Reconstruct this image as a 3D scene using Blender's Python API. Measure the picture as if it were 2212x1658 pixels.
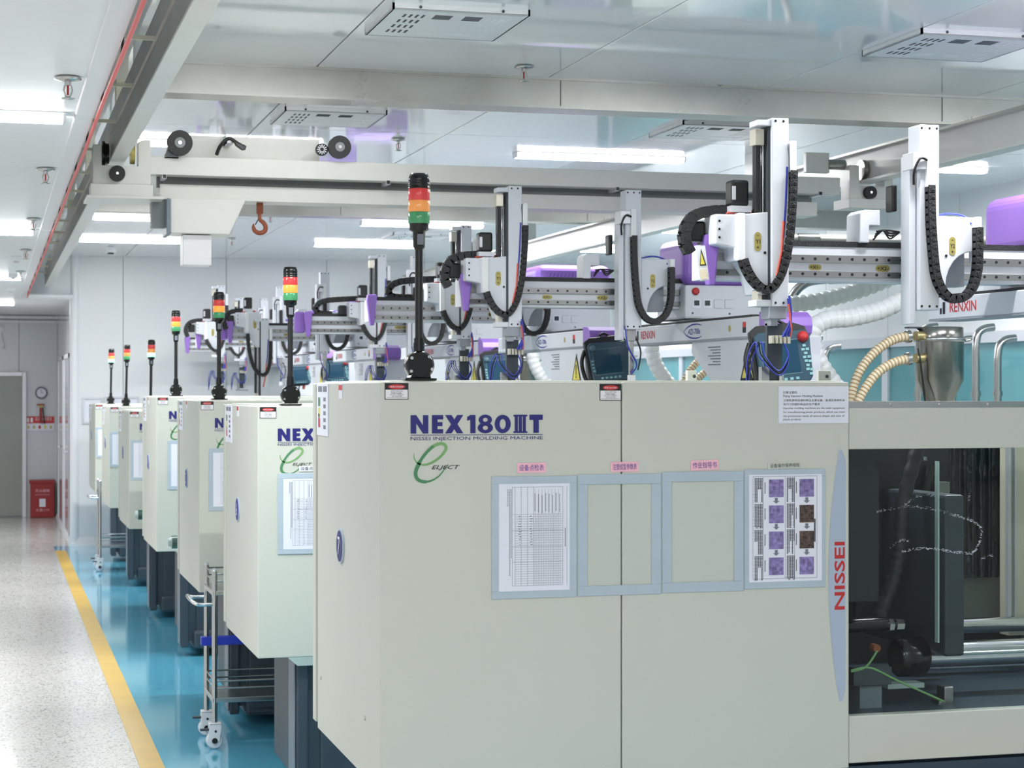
import bpy, bmesh, math, random
from mathutils import Vector, Matrix
random.seed(7)
SC = bpy.context.scene
COL = SC.collection
for o in list(bpy.data.objects): bpy.data.objects.remove(o, do_unlink=True)

# ------------------------------------------------------------------ camera, world, exposure
FPX, VPX, VPY, CAMH = 4100.0, -18.0, 838.0, 1.75
YAW = math.atan((1106 - VPX) / FPX)
CY, SY = math.cos(YAW), math.sin(YAW)
cd = bpy.data.cameras.new('camera'); cam = bpy.data.objects.new('camera', cd); COL.objects.link(cam)
cd.sensor_width = 36.0; cd.lens = FPX / 2212 * 36.0; cd.shift_y = (VPY - 829) / 2212
cd.clip_start = 0.05; cd.clip_end = 200
cam.location = (0, 0, CAMH); cam.rotation_euler = (math.pi / 2, 0, -YAW)
cd.dof.use_dof = True; cd.dof.focus_distance = 6.6; cd.dof.aperture_fstop = 9.0
SC.camera = cam
w = bpy.data.worlds.new('world'); SC.world = w; w.use_nodes = True
w.node_tree.nodes['Background'].inputs[0].default_value = (0.9, 0.95, 1, 1)
w.node_tree.nodes['Background'].inputs[1].default_value = 0.4
vs = SC.view_settings
vs.view_transform = 'Standard'; vs.look = 'None'; vs.gamma = 1.0; vs.use_curve_mapping = False
vs.exposure = 0.0
SC.cycles.use_denoising = True; SC.cycles.diffuse_bounces = 7; SC.cycles.glossy_bounces = 5; SC.cycles.max_bounces = 12; SC.cycles.sample_clamp_indirect = 8
LAMP = 208.0          # strength of the ceiling tubes

def at(px, py, Y):                      # point of the photograph on the plane y = Y
    k = (px - 1106) / FPX
    X = (k * Y * CY + Y * SY) / (CY - k * SY); wd = Y * CY + X * SY
    return (X, Y, CAMH - (py - VPY) * wd / FPX)
def atx(px, py, X):                     # ... on the plane x = X
    k = (px - 1106) / FPX
    Y = X * (CY - k * SY) / (k * CY + SY); wd = Y * CY + X * SY
    return (X, Y, CAMH - (py - VPY) * wd / FPX)

# ------------------------------------------------------------------ materials
def lin(c):
    return tuple(((v / 255) / 12.92 if v / 255 <= .04045 else ((v / 255 + .055) / 1.055) ** 2.4) for v in c)
M = {}
def mat(name, rgb, rough=.5, metal=0., noise=.0, nscale=8., bump=0., bscale=30., emit=0., spec=.5, coat=0., rvar=0.):
    m = bpy.data.materials.new(name); m.use_nodes = True
    nt = m.node_tree; b = nt.nodes['Principled BSDF']
    c = lin(rgb) + (1,)
    b.inputs['Base Color'].default_value = c
    b.inputs['Roughness'].default_value = rough
    b.inputs['Metallic'].default_value = metal
    b.inputs['Specular IOR Level'].default_value = spec
    if coat: b.inputs['Coat Weight'].default_value = coat; b.inputs['Coat Roughness'].default_value = .08
    if emit:
        b.inputs['Emission Color'].default_value = c; b.inputs['Emission Strength'].default_value = emit
    tc = nt.nodes.new('ShaderNodeTexCoord')
    if noise or rvar:
        n = nt.nodes.new('ShaderNodeTexNoise'); n.inputs['Scale'].default_value = nscale; n.inputs['Detail'].default_value = 5
        nt.links.new(tc.outputs['Object'], n.inputs['Vector'])
        if noise:
            r = nt.nodes.new('ShaderNodeValToRGB')
            r.color_ramp.elements[0].position = .3; r.color_ramp.elements[1].position = .7
            r.color_ramp.elements[0].color = tuple(v * (1 - noise) for v in c[:3]) + (1,)
            r.color_ramp.elements[1].color = tuple(min(1, v * (1 + noise)) for v in c[:3]) + (1,)
            nt.links.new(n.outputs['Fac'], r.inputs['Fac']); nt.links.new(r.outputs['Color'], b.inputs['Base Color'])
        if rvar:
            mr = nt.nodes.new('ShaderNodeMapRange')
            mr.inputs['To Min'].default_value = max(.01, rough - rvar); mr.inputs['To Max'].default_value = rough + rvar
            nt.links.new(n.outputs['Fac'], mr.inputs['Value']); nt.links.new(mr.outputs['Result'], b.inputs['Roughness'])
    if bump:
        n2 = nt.nodes.new('ShaderNodeTexNoise'); n2.inputs['Scale'].default_value = bscale; n2.inputs['Detail'].default_value = 2
        nt.links.new(tc.outputs['Object'], n2.inputs['Vector'])
        bp = nt.nodes.new('ShaderNodeBump'); bp.inputs['Strength'].default_value = bump; bp.inputs['Distance'].default_value = .02
        nt.links.new(n2.outputs['Fac'], bp.inputs['Height']); nt.links.new(bp.outputs['Normal'], b.inputs['Normal'])
    M[name] = m
    return m
mat('cream', (199, 203, 193), .38, noise=.015, nscale=3)
mat('cream2', (196, 202, 192), .4)
mat('slate', (58, 68, 78), .45, noise=.1, nscale=6)
mat('slate_light', (112, 124, 134), .42, noise=.06)
mat('tray_green', (168, 186, 182), .4)
mat('navy', (30, 30, 112), .45)
mat('black', (20, 21, 22), .42)
mat('gloss_black', (13, 15, 15), .2)
mat('ink', (40, 42, 52), .7)
mat('ink_blue', (62, 60, 150), .7)
mat('ink_grey', (120, 124, 136), .7)
mat('red', (186, 44, 46), .45)
mat('label_red', (200, 50, 52), .5)
mat('white', (232, 233, 236), .45)
mat('paper', (226, 229, 240), .6)
mat('pink', (240, 186, 200), .7, noise=.05, nscale=40)
mat('frame_blue', (176, 192, 204), .35, noise=.05, nscale=5)
mat('swoosh', (170, 184, 202), .4)
mat('green_dark', (70, 132, 88), .5)
mat('green_light', (120, 168, 106), .5)
mat('clear_film', (196, 206, 196), .22)
mat('robot_white', (212, 215, 223), .4)
mat('robot_grey', (150, 155, 164), .45)
mat('purple', (146, 108, 196), .32)
mat('purple_dark', (112, 78, 164), .4)
mat('chain', (33, 34, 36), .5, bump=.25, bscale=140)
mat('steel', (196, 196, 194), .24, 1., rvar=.08, nscale=5)
mat('rail_steel', (150, 150, 148), .32, 1., rvar=.05)
mat('chrome', (225, 227, 230), .08, 1.)
mat('brushed', (160, 158, 152), .24, 1., noise=.12, nscale=3, rvar=.12)
mat('beam_steel', (196, 196, 190), .3, .6, noise=.14, nscale=2.5, rvar=.1)
mat('web_shade_pipe_steel', (156, 153, 146), .42, .5, noise=.1, nscale=4)  # rail web: shade of its side put into the grey; pipe: plain steel
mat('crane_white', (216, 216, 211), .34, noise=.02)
mat('crane_grey', (128, 134, 134), .5)
mat('rubber', (40, 41, 42), .6)
mat('rust', (140, 72, 46), .6, noise=.2, nscale=30)
mat('gold', (172, 160, 92), .4, .35)
mat('brass', (196, 182, 134), .35, .8)
mat('nickel', (204, 200, 186), .35, .6)
mat('blue_tube', (48, 60, 168), .35)
mat('red_tube', (212, 92, 76), .4)
mat('pendant', (44, 74, 90), .35)
mat('pendant_edge', (84, 110, 124), .35)
mat('screen', (34, 68, 88), .12)
mat('key', (130, 176, 180), .45)
mat('yellow_warn', (226, 212, 80), .5)
mat('hose_white', (228, 230, 232), .4)
mat('hose_grey', (186, 194, 192), .45)
mat('hose_beige', (226, 214, 188), .5)
mat('hose_rib', (186, 158, 116), .5)
mat('pvc_red', (222, 96, 96), .5)
mat('wall', (224, 226, 229), .32, noise=.01, nscale=2)
mat('wall_grey', (206, 210, 214), .28)
mat('wall_glossy', (198, 202, 208), .1, coat=.4)
mat('joint', (170, 174, 180), .6)
mat('seam', (120, 122, 116), .6)
mat('curb', (230, 232, 236), .3)
mat('door_grey', (146, 152, 146), .4, noise=.05, nscale=2)
mat('alu', (206, 208, 214), .35, .3)
mat('fire_red', (150, 32, 34), .4)
mat('yellow_line', (200, 160, 34), .35, noise=.06, nscale=6)
mat('lowceil', (240, 242, 243), .3, noise=.01, bump=.02, bscale=3, spec=.02)
mat('beige_body', (214, 210, 190), .5)
mat('teal_wall', (126, 178, 186), .3)
mat('interior', (24, 29, 33), .5)
mat('interior2', (52, 62, 70), .45)
mat('interior3', (128, 134, 128), .5)
mat('bed', (46, 66, 82), .35)
mat('curtain', (16, 17, 19), .3, bump=.6, bscale=18)
mat('scratch', (214, 220, 228), .7)
mat('green_bed', (64, 96, 88), .3)
mat('photo_violet', (128, 116, 168), .5, noise=.5, nscale=90)
mat('photo_dark', (78, 62, 56), .5, noise=.9, nscale=120)
mat('lens_red', (214, 66, 66), .18, emit=.12, spec=.6)  # unlit lenses carry a faint added glow to look translucent
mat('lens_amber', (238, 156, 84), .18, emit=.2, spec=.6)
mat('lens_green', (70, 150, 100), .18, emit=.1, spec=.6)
mat('lens_amber_lit', (250, 150, 62), .3, emit=.75)
mat('lens_green_lit', (130, 255, 190), .3, emit=3.2)
mat('tube', (255, 255, 255), .4, emit=LAMP)
mat('tube_dim', (255, 255, 255), .4, emit=LAMP * .1)
mat('tube_edge', (255, 255, 255), .4, emit=14.0)
mat('ceil_plate', (224, 226, 228), .3)
mat('slot', (60, 66, 72), .6)
mat('blue_clamp', (36, 60, 190), .4)
mat('cap_white', (228, 228, 232), .4)

def ceiling_mat():
    m = mat('ceilpanel', (236, 238, 240), .05, .12, bump=.05, bscale=2.2, rvar=.02, nscale=3)
    return m
ceiling_mat()
def floor_white():
    m = bpy.data.materials.new('floor_white'); m.use_nodes = True; nt = m.node_tree; b = nt.nodes['Principled BSDF']
    tc = nt.nodes.new('ShaderNodeTexCoord')
    v = nt.nodes.new('ShaderNodeTexNoise'); v.inputs['Scale'].default_value = 85; v.inputs['Detail'].default_value = 3
    nt.links.new(tc.outputs['Object'], v.inputs['Vector'])
    r = nt.nodes.new('ShaderNodeValToRGB'); r.color_ramp.elements[0].position = .39; r.color_ramp.elements[1].position = .455
    r.color_ramp.elements[0].color = lin((132, 126, 120)) + (1,); r.color_ramp.elements[1].color = lin((205, 203, 200)) + (1,)
    nt.links.new(v.outputs['Fac'], r.inputs['Fac']); nt.links.new(r.outputs['Color'], b.inputs['Base Color'])
    n = nt.nodes.new('ShaderNodeTexNoise'); n.inputs['Scale'].default_value = 1.1
    nt.links.new(tc.outputs['Object'], n.inputs['Vector'])
    mr = nt.nodes.new('ShaderNodeMapRange'); mr.inputs['To Min'].default_value = .16; mr.inputs['To Max'].default_value = .32
    nt.links.new(n.outputs['Fac'], mr.inputs['Value']); nt.links.new(mr.outputs['Result'], b.inputs['Roughness'])
    b.inputs['Coat Weight'].default_value = .3; b.inputs['Coat Roughness'].default_value = .07
    M['floor_white'] = m
floor_white()
mat('floor_blue', (100, 190, 222), .1, noise=.04, nscale=1.2, bump=.015, bscale=4, coat=.6, rvar=.04)
def glass(name, tint, refl=.06):
    m = bpy.data.materials.new(name); m.use_nodes = True; nt = m.node_tree
    for n in list(nt.nodes): nt.nodes.remove(n)
    out = nt.nodes.new('ShaderNodeOutputMaterial'); mx = nt.nodes.new('ShaderNodeMixShader')
    tr = nt.nodes.new('ShaderNodeBsdfTransparent'); tr.inputs[0].default_value = lin(tint) + (1,)
    gl = nt.nodes.new('ShaderNodeBsdfGlossy'); gl.inputs['Roughness'].default_value = .03
    gl.inputs['Color'].default_value = (1, 1, 1, 1)
    fr = nt.nodes.new('ShaderNodeFresnel'); fr.inputs['IOR'].default_value = 1.4
    ge = nt.nodes.new('ShaderNodeNewGeometry'); su = nt.nodes.new('ShaderNodeMath'); su.operation = 'SUBTRACT'; su.inputs[0].default_value = 1
    mu = nt.nodes.new('ShaderNodeMath'); mu.operation = 'MULTIPLY'
    nt.links.new(ge.outputs['Backfacing'], su.inputs[1]); nt.links.new(fr.outputs[0], mu.inputs[0]); nt.links.new(su.outputs[0], mu.inputs[1])
    nt.links.new(mu.outputs[0], mx.inputs[0]); nt.links.new(tr.outputs[0], mx.inputs[1]); nt.links.new(gl.outputs[0], mx.inputs[2])
    nt.links.new(mx.outputs[0], out.inputs[0]); M[name] = m
glass('door_glass', (243, 248, 247)); glass('film', (254, 255, 255))
glass('window_glass', (236, 246, 246))

# ------------------------------------------------------------------ builders
def wloc(p):
    v = Vector((0, 0, 0))
    while p: v += p.location; p = p.parent
    return v
def tag(o, label=None, cat=None, group=None, kind=None):
    if label: o['label'] = label
    if cat: o['category'] = cat
    if group: o['group'] = group
    if kind: o['kind'] = kind
    return o
def thing(name, loc, label, cat, group=None):
    o = bpy.data.objects.new(name, None); COL.objects.link(o); o.location = loc; o.empty_display_size = .1
    return tag(o, label, cat, group)
def catmull(pts, n=8):
    P = [Vector(p) for p in pts]; out = []
    for i in range(len(P) - 1):
        p0 = P[max(i - 1, 0)]; p1 = P[i]; p2 = P[i + 1]; p3 = P[min(i + 2, len(P) - 1)]
        for k in range(n):
            t = k / n
            out.append(.5 * ((2 * p1) + (p2 - p0) * t + (2 * p0 - 5 * p1 + 4 * p2 - p3) * t * t + (3 * p1 - p0 - 3 * p2 + p3) * t ** 3))
    out.append(P[-1]); return out
def resample(pts, step):
    out = [pts[0].copy()]; acc = 0
    for a, b in zip(pts, pts[1:]):
        d = (b - a).length
        if d < 1e-9: continue
        t = step - acc
        while t <= d:
            out.append(a + (b - a) * (t / d)); t += step
        acc = d - (t - step)
    return out
class MB:
    def __init__(s): s.v = []; s.f = []; s.sm = []
    def add(s, vs_, fs, smooth=False):
        b = len(s.v); s.v += [tuple(v) for v in vs_]; s.f += [tuple(i + b for i in f) for f in fs]; s.sm += [smooth] * len(fs); return s
    def box(s, x0, x1, y0, y1, z0, z1):
        return s.add([(x0, y0, z0), (x1, y0, z0), (x1, y1, z0), (x0, y1, z0), (x0, y0, z1), (x1, y0, z1), (x1, y1, z1), (x0, y1, z1)],
                     [(3, 2, 1, 0), (4, 5, 6, 7), (0, 1, 5, 4), (1, 2, 6, 5), (2, 3, 7, 6), (3, 0, 4, 7)])
    def prism(s, poly, axis, a, b):     # poly: 2d points in the two other axes; extruded along axis a..b
        def P(p, t):
            return {'x': (t, p[0], p[1]), 'y': (p[0], t, p[1]), 'z': (p[0], p[1], t)}[axis]
        n = len(poly); V = [P(p, a) for p in poly] + [P(p, b) for p in poly]
        area = sum(poly[i][0] * poly[(i + 1) % n][1] - poly[(i + 1) % n][0] * poly[i][1] for i in range(n))
        fl = (area > 0) ^ (axis == 'y') ^ (b < a)
        F = [tuple(range(n)), tuple(range(2 * n - 1, n - 1, -1))] + [(i + n, (i + 1) % n + n, (i + 1) % n, i) for i in range(n)]
        if not fl: F = [tuple(reversed(f)) for f in F]
        return s.add(V, F)
    def ring(s, p, r, d, n): 
        d = Vector(d).normalized(); u = d.orthogonal().normalized(); v = d.cross(u)
        return [Vector(p) + r * (math.cos(2 * math.pi * i / n) * u + math.sin(2 * math.pi * i / n) * v) for i in range(n)]
    def cyl(s, p0, p1, r, n=16, r1=None, smooth=True):
        p0 = Vector(p0); p1 = Vector(p1); d = p1 - p0; r1 = r if r1 is None else r1
        V = s.ring(p0, r, d, n) + s.ring(p1, r1, d, n)
        s.add(V, [(i, (i + 1) % n, (i + 1) % n + n, i + n) for i in range(n)], smooth)
        return s.add(V, [tuple(range(n - 1, -1, -1)), tuple(range(n, 2 * n))])
    def lathe(s, prof, p, d=(0, 0, 1), n=24, smooth=True):
        d = Vector(d).normalized(); u = d.orthogonal().normalized(); v = d.cross(u); p = Vector(p); V = []
        for r, h in prof:
            V += [p + d * h + r * (math.cos(2 * math.pi * i / n) * u + math.sin(2 * math.pi * i / n) * v) for i in range(n)]
        F = []
        for k in range(len(prof) - 1):
            F += [(k * n + i, k * n + (i + 1) % n, (k + 1) * n + (i + 1) % n, (k + 1) * n + i) for i in range(n)]
        s.add(V, F, smooth); m = (len(prof) - 1) * n
        return s.add(V[:n] + V[m:], [tuple(range(n - 1, -1, -1)), tuple(range(n, 2 * n))])
    def tube(s, pts, r, n=8, radii=None, caps=True):
        P = [Vector(p) for p in pts]; V = []; u = None
        for i, p in enumerate(P):
            d = (P[min(i + 1, len(P) - 1)] - P[max(i - 1, 0)]).normalized()
            if u is None: u = d.orthogonal().normalized()
            u = (u - d * u.dot(d)).normalized(); v = d.cross(u); rr = radii[i] if radii else r
            V += [p + rr * (math.cos(2 * math.pi * k / n) * u + math.sin(2 * math.pi * k / n) * v) for k in range(n)]
        F = []
        for i in range(len(P) - 1):
            F += [(i * n + k, i * n + (k + 1) % n, (i + 1) * n + (k + 1) % n, (i + 1) * n + k) for k in range(n)]
        s.add(V, F, True)
        if caps:
            m = (len(P) - 1) * n
            s.add(V[:n] + V[m:], [tuple(range(n - 1, -1, -1)), tuple(range(n, 2 * n))])
        return s
    def ribbon(s, pts, widths, o, u, v):      # flat stroke on a plane: 2d pts in metres on axes u, v from o
        o = Vector(o); u = Vector(u); v = Vector(v); n = len(pts); V = []
        for i, p in enumerate(pts):
            a = Vector(pts[max(i - 1, 0)]); b = Vector(pts[min(i + 1, n - 1)]); d = (b - a); d = d.normalized() if d.length > 1e-9 else Vector((1, 0))
            nx, ny = -d.y, d.x; w2 = widths[i] / 2 if isinstance(widths, (list, tuple)) else widths / 2
            for sg in (-1, 1): V.append(o + u * (p[0] + sg * nx * w2) + v * (p[1] + sg * ny * w2))
        return s.add(V, [(2 * i, 2 * i + 2, 2 * i + 3, 2 * i + 1) for i in range(n - 1)])
    def poly(s, pts, o, u, v, d=0.0):
        o = Vector(o); u = Vector(u); v = Vector(v)
        return s.add([o + u * p[0] + v * p[1] for p in pts], [tuple(range(len(pts)))])
    def text(s, body, o, u, v, size, width=None, bold=0., align='LEFT', height=None, shear=0., space=1.):
        key = (body, bold, shear, space)
        if key not in TXT:
            cu = bpy.data.curves.new('txt', 'FONT'); cu.body = body; cu.size = 1; cu.resolution_u = 2; cu.offset = bold; cu.shear = shear
            cu.space_character = space
            ob = bpy.data.objects.new('txt', cu); me = bpy.data.meshes.new_from_object(ob)
            TXT[key] = ([tuple(q.co) for q in me.vertices], [tuple(p.vertices) for p in me.polygons])
            bpy.data.objects.remove(ob); bpy.data.curves.remove(cu); bpy.data.meshes.remove(me)
        V, F = TXT[key]
        if not V: return s
        x0 = min(p[0] for p in V); x1 = max(p[0] for p in V); y0 = min(p[1] for p in V); y1 = max(p[1] for p in V)
        sx = sy = size
        if height: sx = sy = height / (y1 - y0)
        if width: sx = width / (x1 - x0)
        off = {'LEFT': -x0, 'CENTER': -(x0 + x1) / 2, 'RIGHT': -x1}[align]
        yo = -y0 if height else 0
        o = Vector(o); u = Vector(u); v = Vector(v)
        return s.add([o + u * ((p[0] + off) * sx) + v * ((p[1] + yo) * sy) for p in V], F)
    def mesh(s, name, org):
        me = bpy.data.meshes.new(name)
        me.from_pydata([(a - org[0], b - org[1], c - org[2]) for a, b, c in s.v], [], s.f)
        me.polygons.foreach_set('use_smooth', s.sm); me.update(); return me
    def build(s, name, m, parent=None, bev=0., seg=2, kind=None):
        if parent is None:
            xs, ys, zs = zip(*s.v)
            org = Vector(((min(xs) + max(xs)) / 2, (min(ys) + max(ys)) / 2, min(zs)))
        else: org = wloc(parent)
        me = s.mesh(name, org)
        me.materials.append(M[m] if isinstance(m, str) else m)
        o = bpy.data.objects.new(name, me); COL.objects.link(o)
        if parent is None: o.location = org
        else: o.parent = parent
        if bev:
            bm_ = o.modifiers.new('bevel', 'BEVEL'); bm_.width = bev; bm_.segments = seg; bm_.limit_method = 'ANGLE'; bm_.angle_limit = .6
            bm_.harden_normals = False
        if kind: o['kind'] = kind
        return o
TXT = {}
def B(x0, x1, y0, y1, z0, z1): return MB().box(x0, x1, y0, y1, z0, z1)
def dup(o, off=(0, 0, 0), parent=None):
    c = o.copy(); COL.objects.link(c); c.parent = parent
    if parent is None: c.location = o.location + Vector(off)
    for ch in o.children: dup(ch, (0, 0, 0), c)
    return c
UX, UZ, UYn, UY = (1, 0, 0), (0, 0, 1), (0, -1, 0), (0, 1, 0)

# ------------------------------------------------------------------ the setting
ZC, ZL = 3.22, 2.75
B(-2.4, .66, -2.5, 26.7, -.1, 0).build('floor', 'floor_white', kind='structure')
B(.66, 7, 4.3, 21.64, -.1, 0).build('floor', 'floor_blue', kind='structure')
B(.66, 7, -2.5, 4.3, -.1, 0).build('floor', 'floor_white', kind='structure')  # unseen floor, white chosen so no blue bounces onto the nearest machine
B(.66, .87, 21.64, 26.7, -.1, 0).build('floor', 'floor_white', kind='structure')
B(.66, .77, -2, 21.0, 0, .003).build('trim_1', 'yellow_line', kind='structure')

def panel_wall(name, m, plane, c0, c1, z0, z1, at_, thick, step, depthdir, start=None, jm='joint', holes=None):
    # backing slab (the recessed joints) with separate panels in front of it
    if plane == 'y': root = B(c0, c1, at_ + .012 * depthdir, at_ + .12 * depthdir, z0, z1).build(name, jm, kind='structure') if depthdir > 0 else B(c0, c1, at_ - .12, at_ - .012, z0, z1).build(name, jm, kind='structure')
    else: root = B(min(at_ + .012 * depthdir, at_ + .12 * depthdir), max(at_ + .012 * depthdir, at_ + .12 * depthdir), c0, c1, z0, z1).build(name, jm, kind='structure')
    a = c0 if start is None else start; edges = [c0]
    while a < c1 - .05:
        if a > c0 + .05: edges.append(a)
        a += step
    edges.append(c1)
    for e0, e1 in zip(edges, edges[1:]):
        g = .0035; t0, t1 = sorted((at_, at_ + .013 * depthdir))
        if plane == 'y': B(e0 + g, e1 - g, t0, t1, z0, z1).build('panel', m, root, bev=.002, seg=1)
        else: B(t0, t1, e0 + g, e1 - g, z0, z1).build('panel', m, root, bev=.002, seg=1)
    return root
panel_wall('wall_back', 'wall', 'y', .87, 7, 0, ZC, 21.64, .1, 1.15, 1, start=1.42)
panel_wall('wall_end', 'wall_grey', 'y', -2.4, .87, 0, ZL, 26.7, .1, 1.15, 1, start=.36 - 1.15 * 2)
panel_wall('wall_side', 'wall_glossy', 'x', 21.76, 26.7, 0, ZL, .87, .1, 1.2, 1)
panel_wall('wall_left', 'wall', 'x', -2.5, 26.7, 0, ZL, -2.4, .1, 1.15, -1)
B(-2.4, 7, -2.62, -2.5, 0, ZC).build('wall_front', 'wall', kind='structure')
# right wall: white upper and lower panels, a long window band between
wr = B(7.012, 7.12, -2.5, 21.64, 0, ZC).build('wall_right', 'joint', kind='structure')
y = -2.5
while y < 21.6:
    y1 = min(y + 1.18, 21.64)
    B(7, 7.012, y + .004, y1 - .004, 2.16, ZC).build('panel', 'wall', wr)
    B(7, 7.012, y + .004, y1 - .004, 0, 1.0).build('panel', 'wall', wr)
    y = y1
y = -2.5; k = 1
while y < 21.6:
    y1 = min(y + 2.36, 21.64)
    wn = B(6.998, 7.011, y + .05, y1 - .05, 1.05, 2.08).build('window_%d' % k, 'teal_wall', kind='structure')
    m_ = MB(); m_.box(6.97, 7.01, y, y + .05, 1.0, 2.16); m_.box(6.97, 7.01, y1 - .05, y1, 1.0, 2.16); m_.box(6.97, 7.01, y, y1, 1.0, 1.06); m_.box(6.95, 7.01, y, y1, 2.08, 2.16)
    m_.build('window_frame', 'alu', wn)
    B(6.985, 6.99, y + .05, y1 - .05, 1.06, 2.08).build('pane', 'window_glass', wn)
    y = y1; k += 1
# coved curbs
def curb(name, poly, axis, a, b): MB().prism(poly, axis, a, b).build(name, 'curb', kind='structure')
curb('baseboard_back', [(21.64, 0), (21.57, 0), (21.58, .03), (21.62, .05), (21.63, .09), (21.64, .09)], 'x', .86, 7)
curb('baseboard_right', [(7, 0), (6.93, 0), (6.95, .04), (6.99, .1), (7, .1)], 'y', -2.5, 21.6)
curb('baseboard_side', [(.87, 0), (.83, 0), (.84, .03), (.86, .07), (.87, .07)], 'y', 21.7, 26.7)
# rounded corner post of the partition
MB().cyl((.89, 21.67, 0), (.89, 21.67, ZC), .055, 20).build('trim_2', 'curb', kind='structure')
# main ceiling with separate panels
cl = B(.36, 7, -2.5, 21.64, ZC + .012, ZC + .1).build('ceiling', 'seam', kind='structure')
xs = [.36, 1.437, 2.545, 3.665, 4.78, 5.9, 7.0]; ys = [-2.5, .2, 4.9, 10.7, 16.5, 21.64]
for a, b in zip(xs, xs[1:]):
    for c, d in zip(ys, ys[1:]):
        B(a + .004, b - .004, c + .004, d - .004, ZC, ZC + .013).build('panel', 'ceilpanel', cl, bev=.002, seg=1)
# low corridor ceiling
c2 = B(-2.4, .355, -2.5, 21.64, ZL + .012, ZL + .12).build('ceiling', 'joint', kind='structure')
ys = [-2.5] + [.3 + 2.14 * i for i in range(10)] + [21.64]
for c, d in zip(ys, ys[1:]):
    B(-2.4, .292, c + .003, d - .003, ZL, ZL + .013).build('panel', 'lowceil', c2)
c3 = B(-2.4, .87, 21.745, 26.7, ZL + .012, ZL + .12).build('ceiling', 'joint', kind='structure')
for c, d in ((21.745, 23.1), (23.1, 24.9), (24.9, 26.7)): B(-2.4, .87, c + .003, d - .003, ZL, ZL + .013).build('panel', 'lowceil', c3)
MB().box(.292, .36, -2.5, 21.6, ZL - .012, ZL + .02).build('trim_3', 'white', kind='structure', bev=.004)
B(.342, .36, -2.5, 21.64, ZL + .02, ZC).build('trim_4', 'wall', kind='structure')
# bulkhead over the partition end and its rounded lintel
B(-2.4, .87, 21.642, 21.742, ZL, ZC).build('wall_bulkhead', 'wall_grey', kind='structure')
MB().prism([(21.6, ZL - .02), (21.56, ZL + .0), (21.555, ZL + .03), (21.58, ZL + .05), (21.66, ZL + .05), (21.66, ZL - .02)], 'x', .3, .87).build('trim_5', 'curb', kind='structure')
# far end: cornice rail
B(-2.4, .87, 26.6, 26.7, ZL - .055, ZL - .02).build('trim_6', 'curb', kind='structure')
B(-2.4, .87, 26.64, 26.7, ZL - .11, ZL - .08).build('trim_7', 'curb', kind='structure')
# far door
dr = B(-1.05, at(48, 0, 26.65)[0], 26.66, 26.7, .015, at(0, 812, 26.66)[2]).build('door_1', 'door_grey', kind='structure')
xr = at(48, 0, 26.65)[0]; zt = at(0, 812, 26.66)[2]
m_ = MB(); m_.box(xr, xr + .055, 26.63, 26.7, 0, zt + .055); m_.box(-1.1, xr, 26.63, 26.7, zt, zt + .055); m_.build('door_frame', 'alu', dr, bev=.004)
B(-1.0, xr - .01, 26.652, 26.662, .86, .9).build('kick_rail', 'door_grey', dr)
# partition side doors with lever handles
for i, (a, b) in enumerate(((22.3, 23.9), (24.2, 25.9))):
    d_ = B(.855, .868, a, b, .03, 2.1).build('door_%d' % (i + 2), 'wall_glossy', kind='structure')
    m_ = MB()
    for yy in (a, b - .05): m_.box(.845, .866, yy, yy + .05, .02, 2.15)
    m_.box(.845, .866, a, b, 2.1, 2.15); m_.build('door_frame', 'alu', d_)
    hy = a + .14 if i == 0 else a + .2
    h = MB(); h.cyl((.856, hy, 1.02), (.80, hy, 1.02), .012, 10); h.cyl((.805, hy - .02, 1.02), (.805, hy + .13, 1.02), .012, 10); h.box(.848, .857, hy - .02, hy + .02, .93, 1.1)
    h.build('lever_handle', 'chrome', d_)
# cross beams under the main ceiling
for i, yb in enumerate((2.75, 8.62, 14.5)):
    tr = B(.62, 7, yb, yb + .16, ZC - .134, ZC).build('trim_%d' % (8 + i), 'beam_steel', kind='structure')
    m_ = MB(); m_.box(.62, 7, yb - .012, yb, ZC - .012, ZC); m_.box(.62, 7, yb - .014, yb + .174, ZC - .146, ZC - .134); m_.build('flange', 'beam_steel', tr)
    for sx_ in (2.6, 4.6): B(sx_, sx_ + .004, yb - .003, yb, ZC - .134, ZC - .012).build('seam', 'seam', tr)

# ------------------------------------------------------------------ injection molding machines
# number, front plane, left end, top, bottom of housing, signal colour lit, label
MACH = [
 (7, 5.09, 1.027, 1.768, .640, None, 'nearest cream injection molding machine, plaque 7, with four document frames'),
 (6, 7.60, 1.028, 1.678, .667, 'amber0', 'cream injection molding machine with plaque 6, directly behind the nearest one'),
 (5, 9.83, 1.028, 1.686, .700, 'amber', 'cream injection molding machine third from the camera, between plaque 6 and the fourth'),
 (4, 12.45, 1.028, 1.693, .692, 'amber0', 'cream injection molding machine fourth from the camera, plaque 4'),
 (3, 14.60, 1.000, 1.575, .685, 'green', 'cream injection molding machine third from the back wall, with lower housing'),
 (2, 17.00, 1.000, 1.587, .697, None, 'cream injection molding machine second from the back wall'),
 (1, 19.45, 1.000, 1.587, .710, 'green', 'cream injection molding machine farthest away, next to the back wall'),
]
def circle(cx, cy, rx, ry, n=28): return [(cx + rx * math.cos(2 * math.pi * i / n), cy + ry * math.sin(2 * math.pi * i / n)) for i in range(n)]
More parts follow.
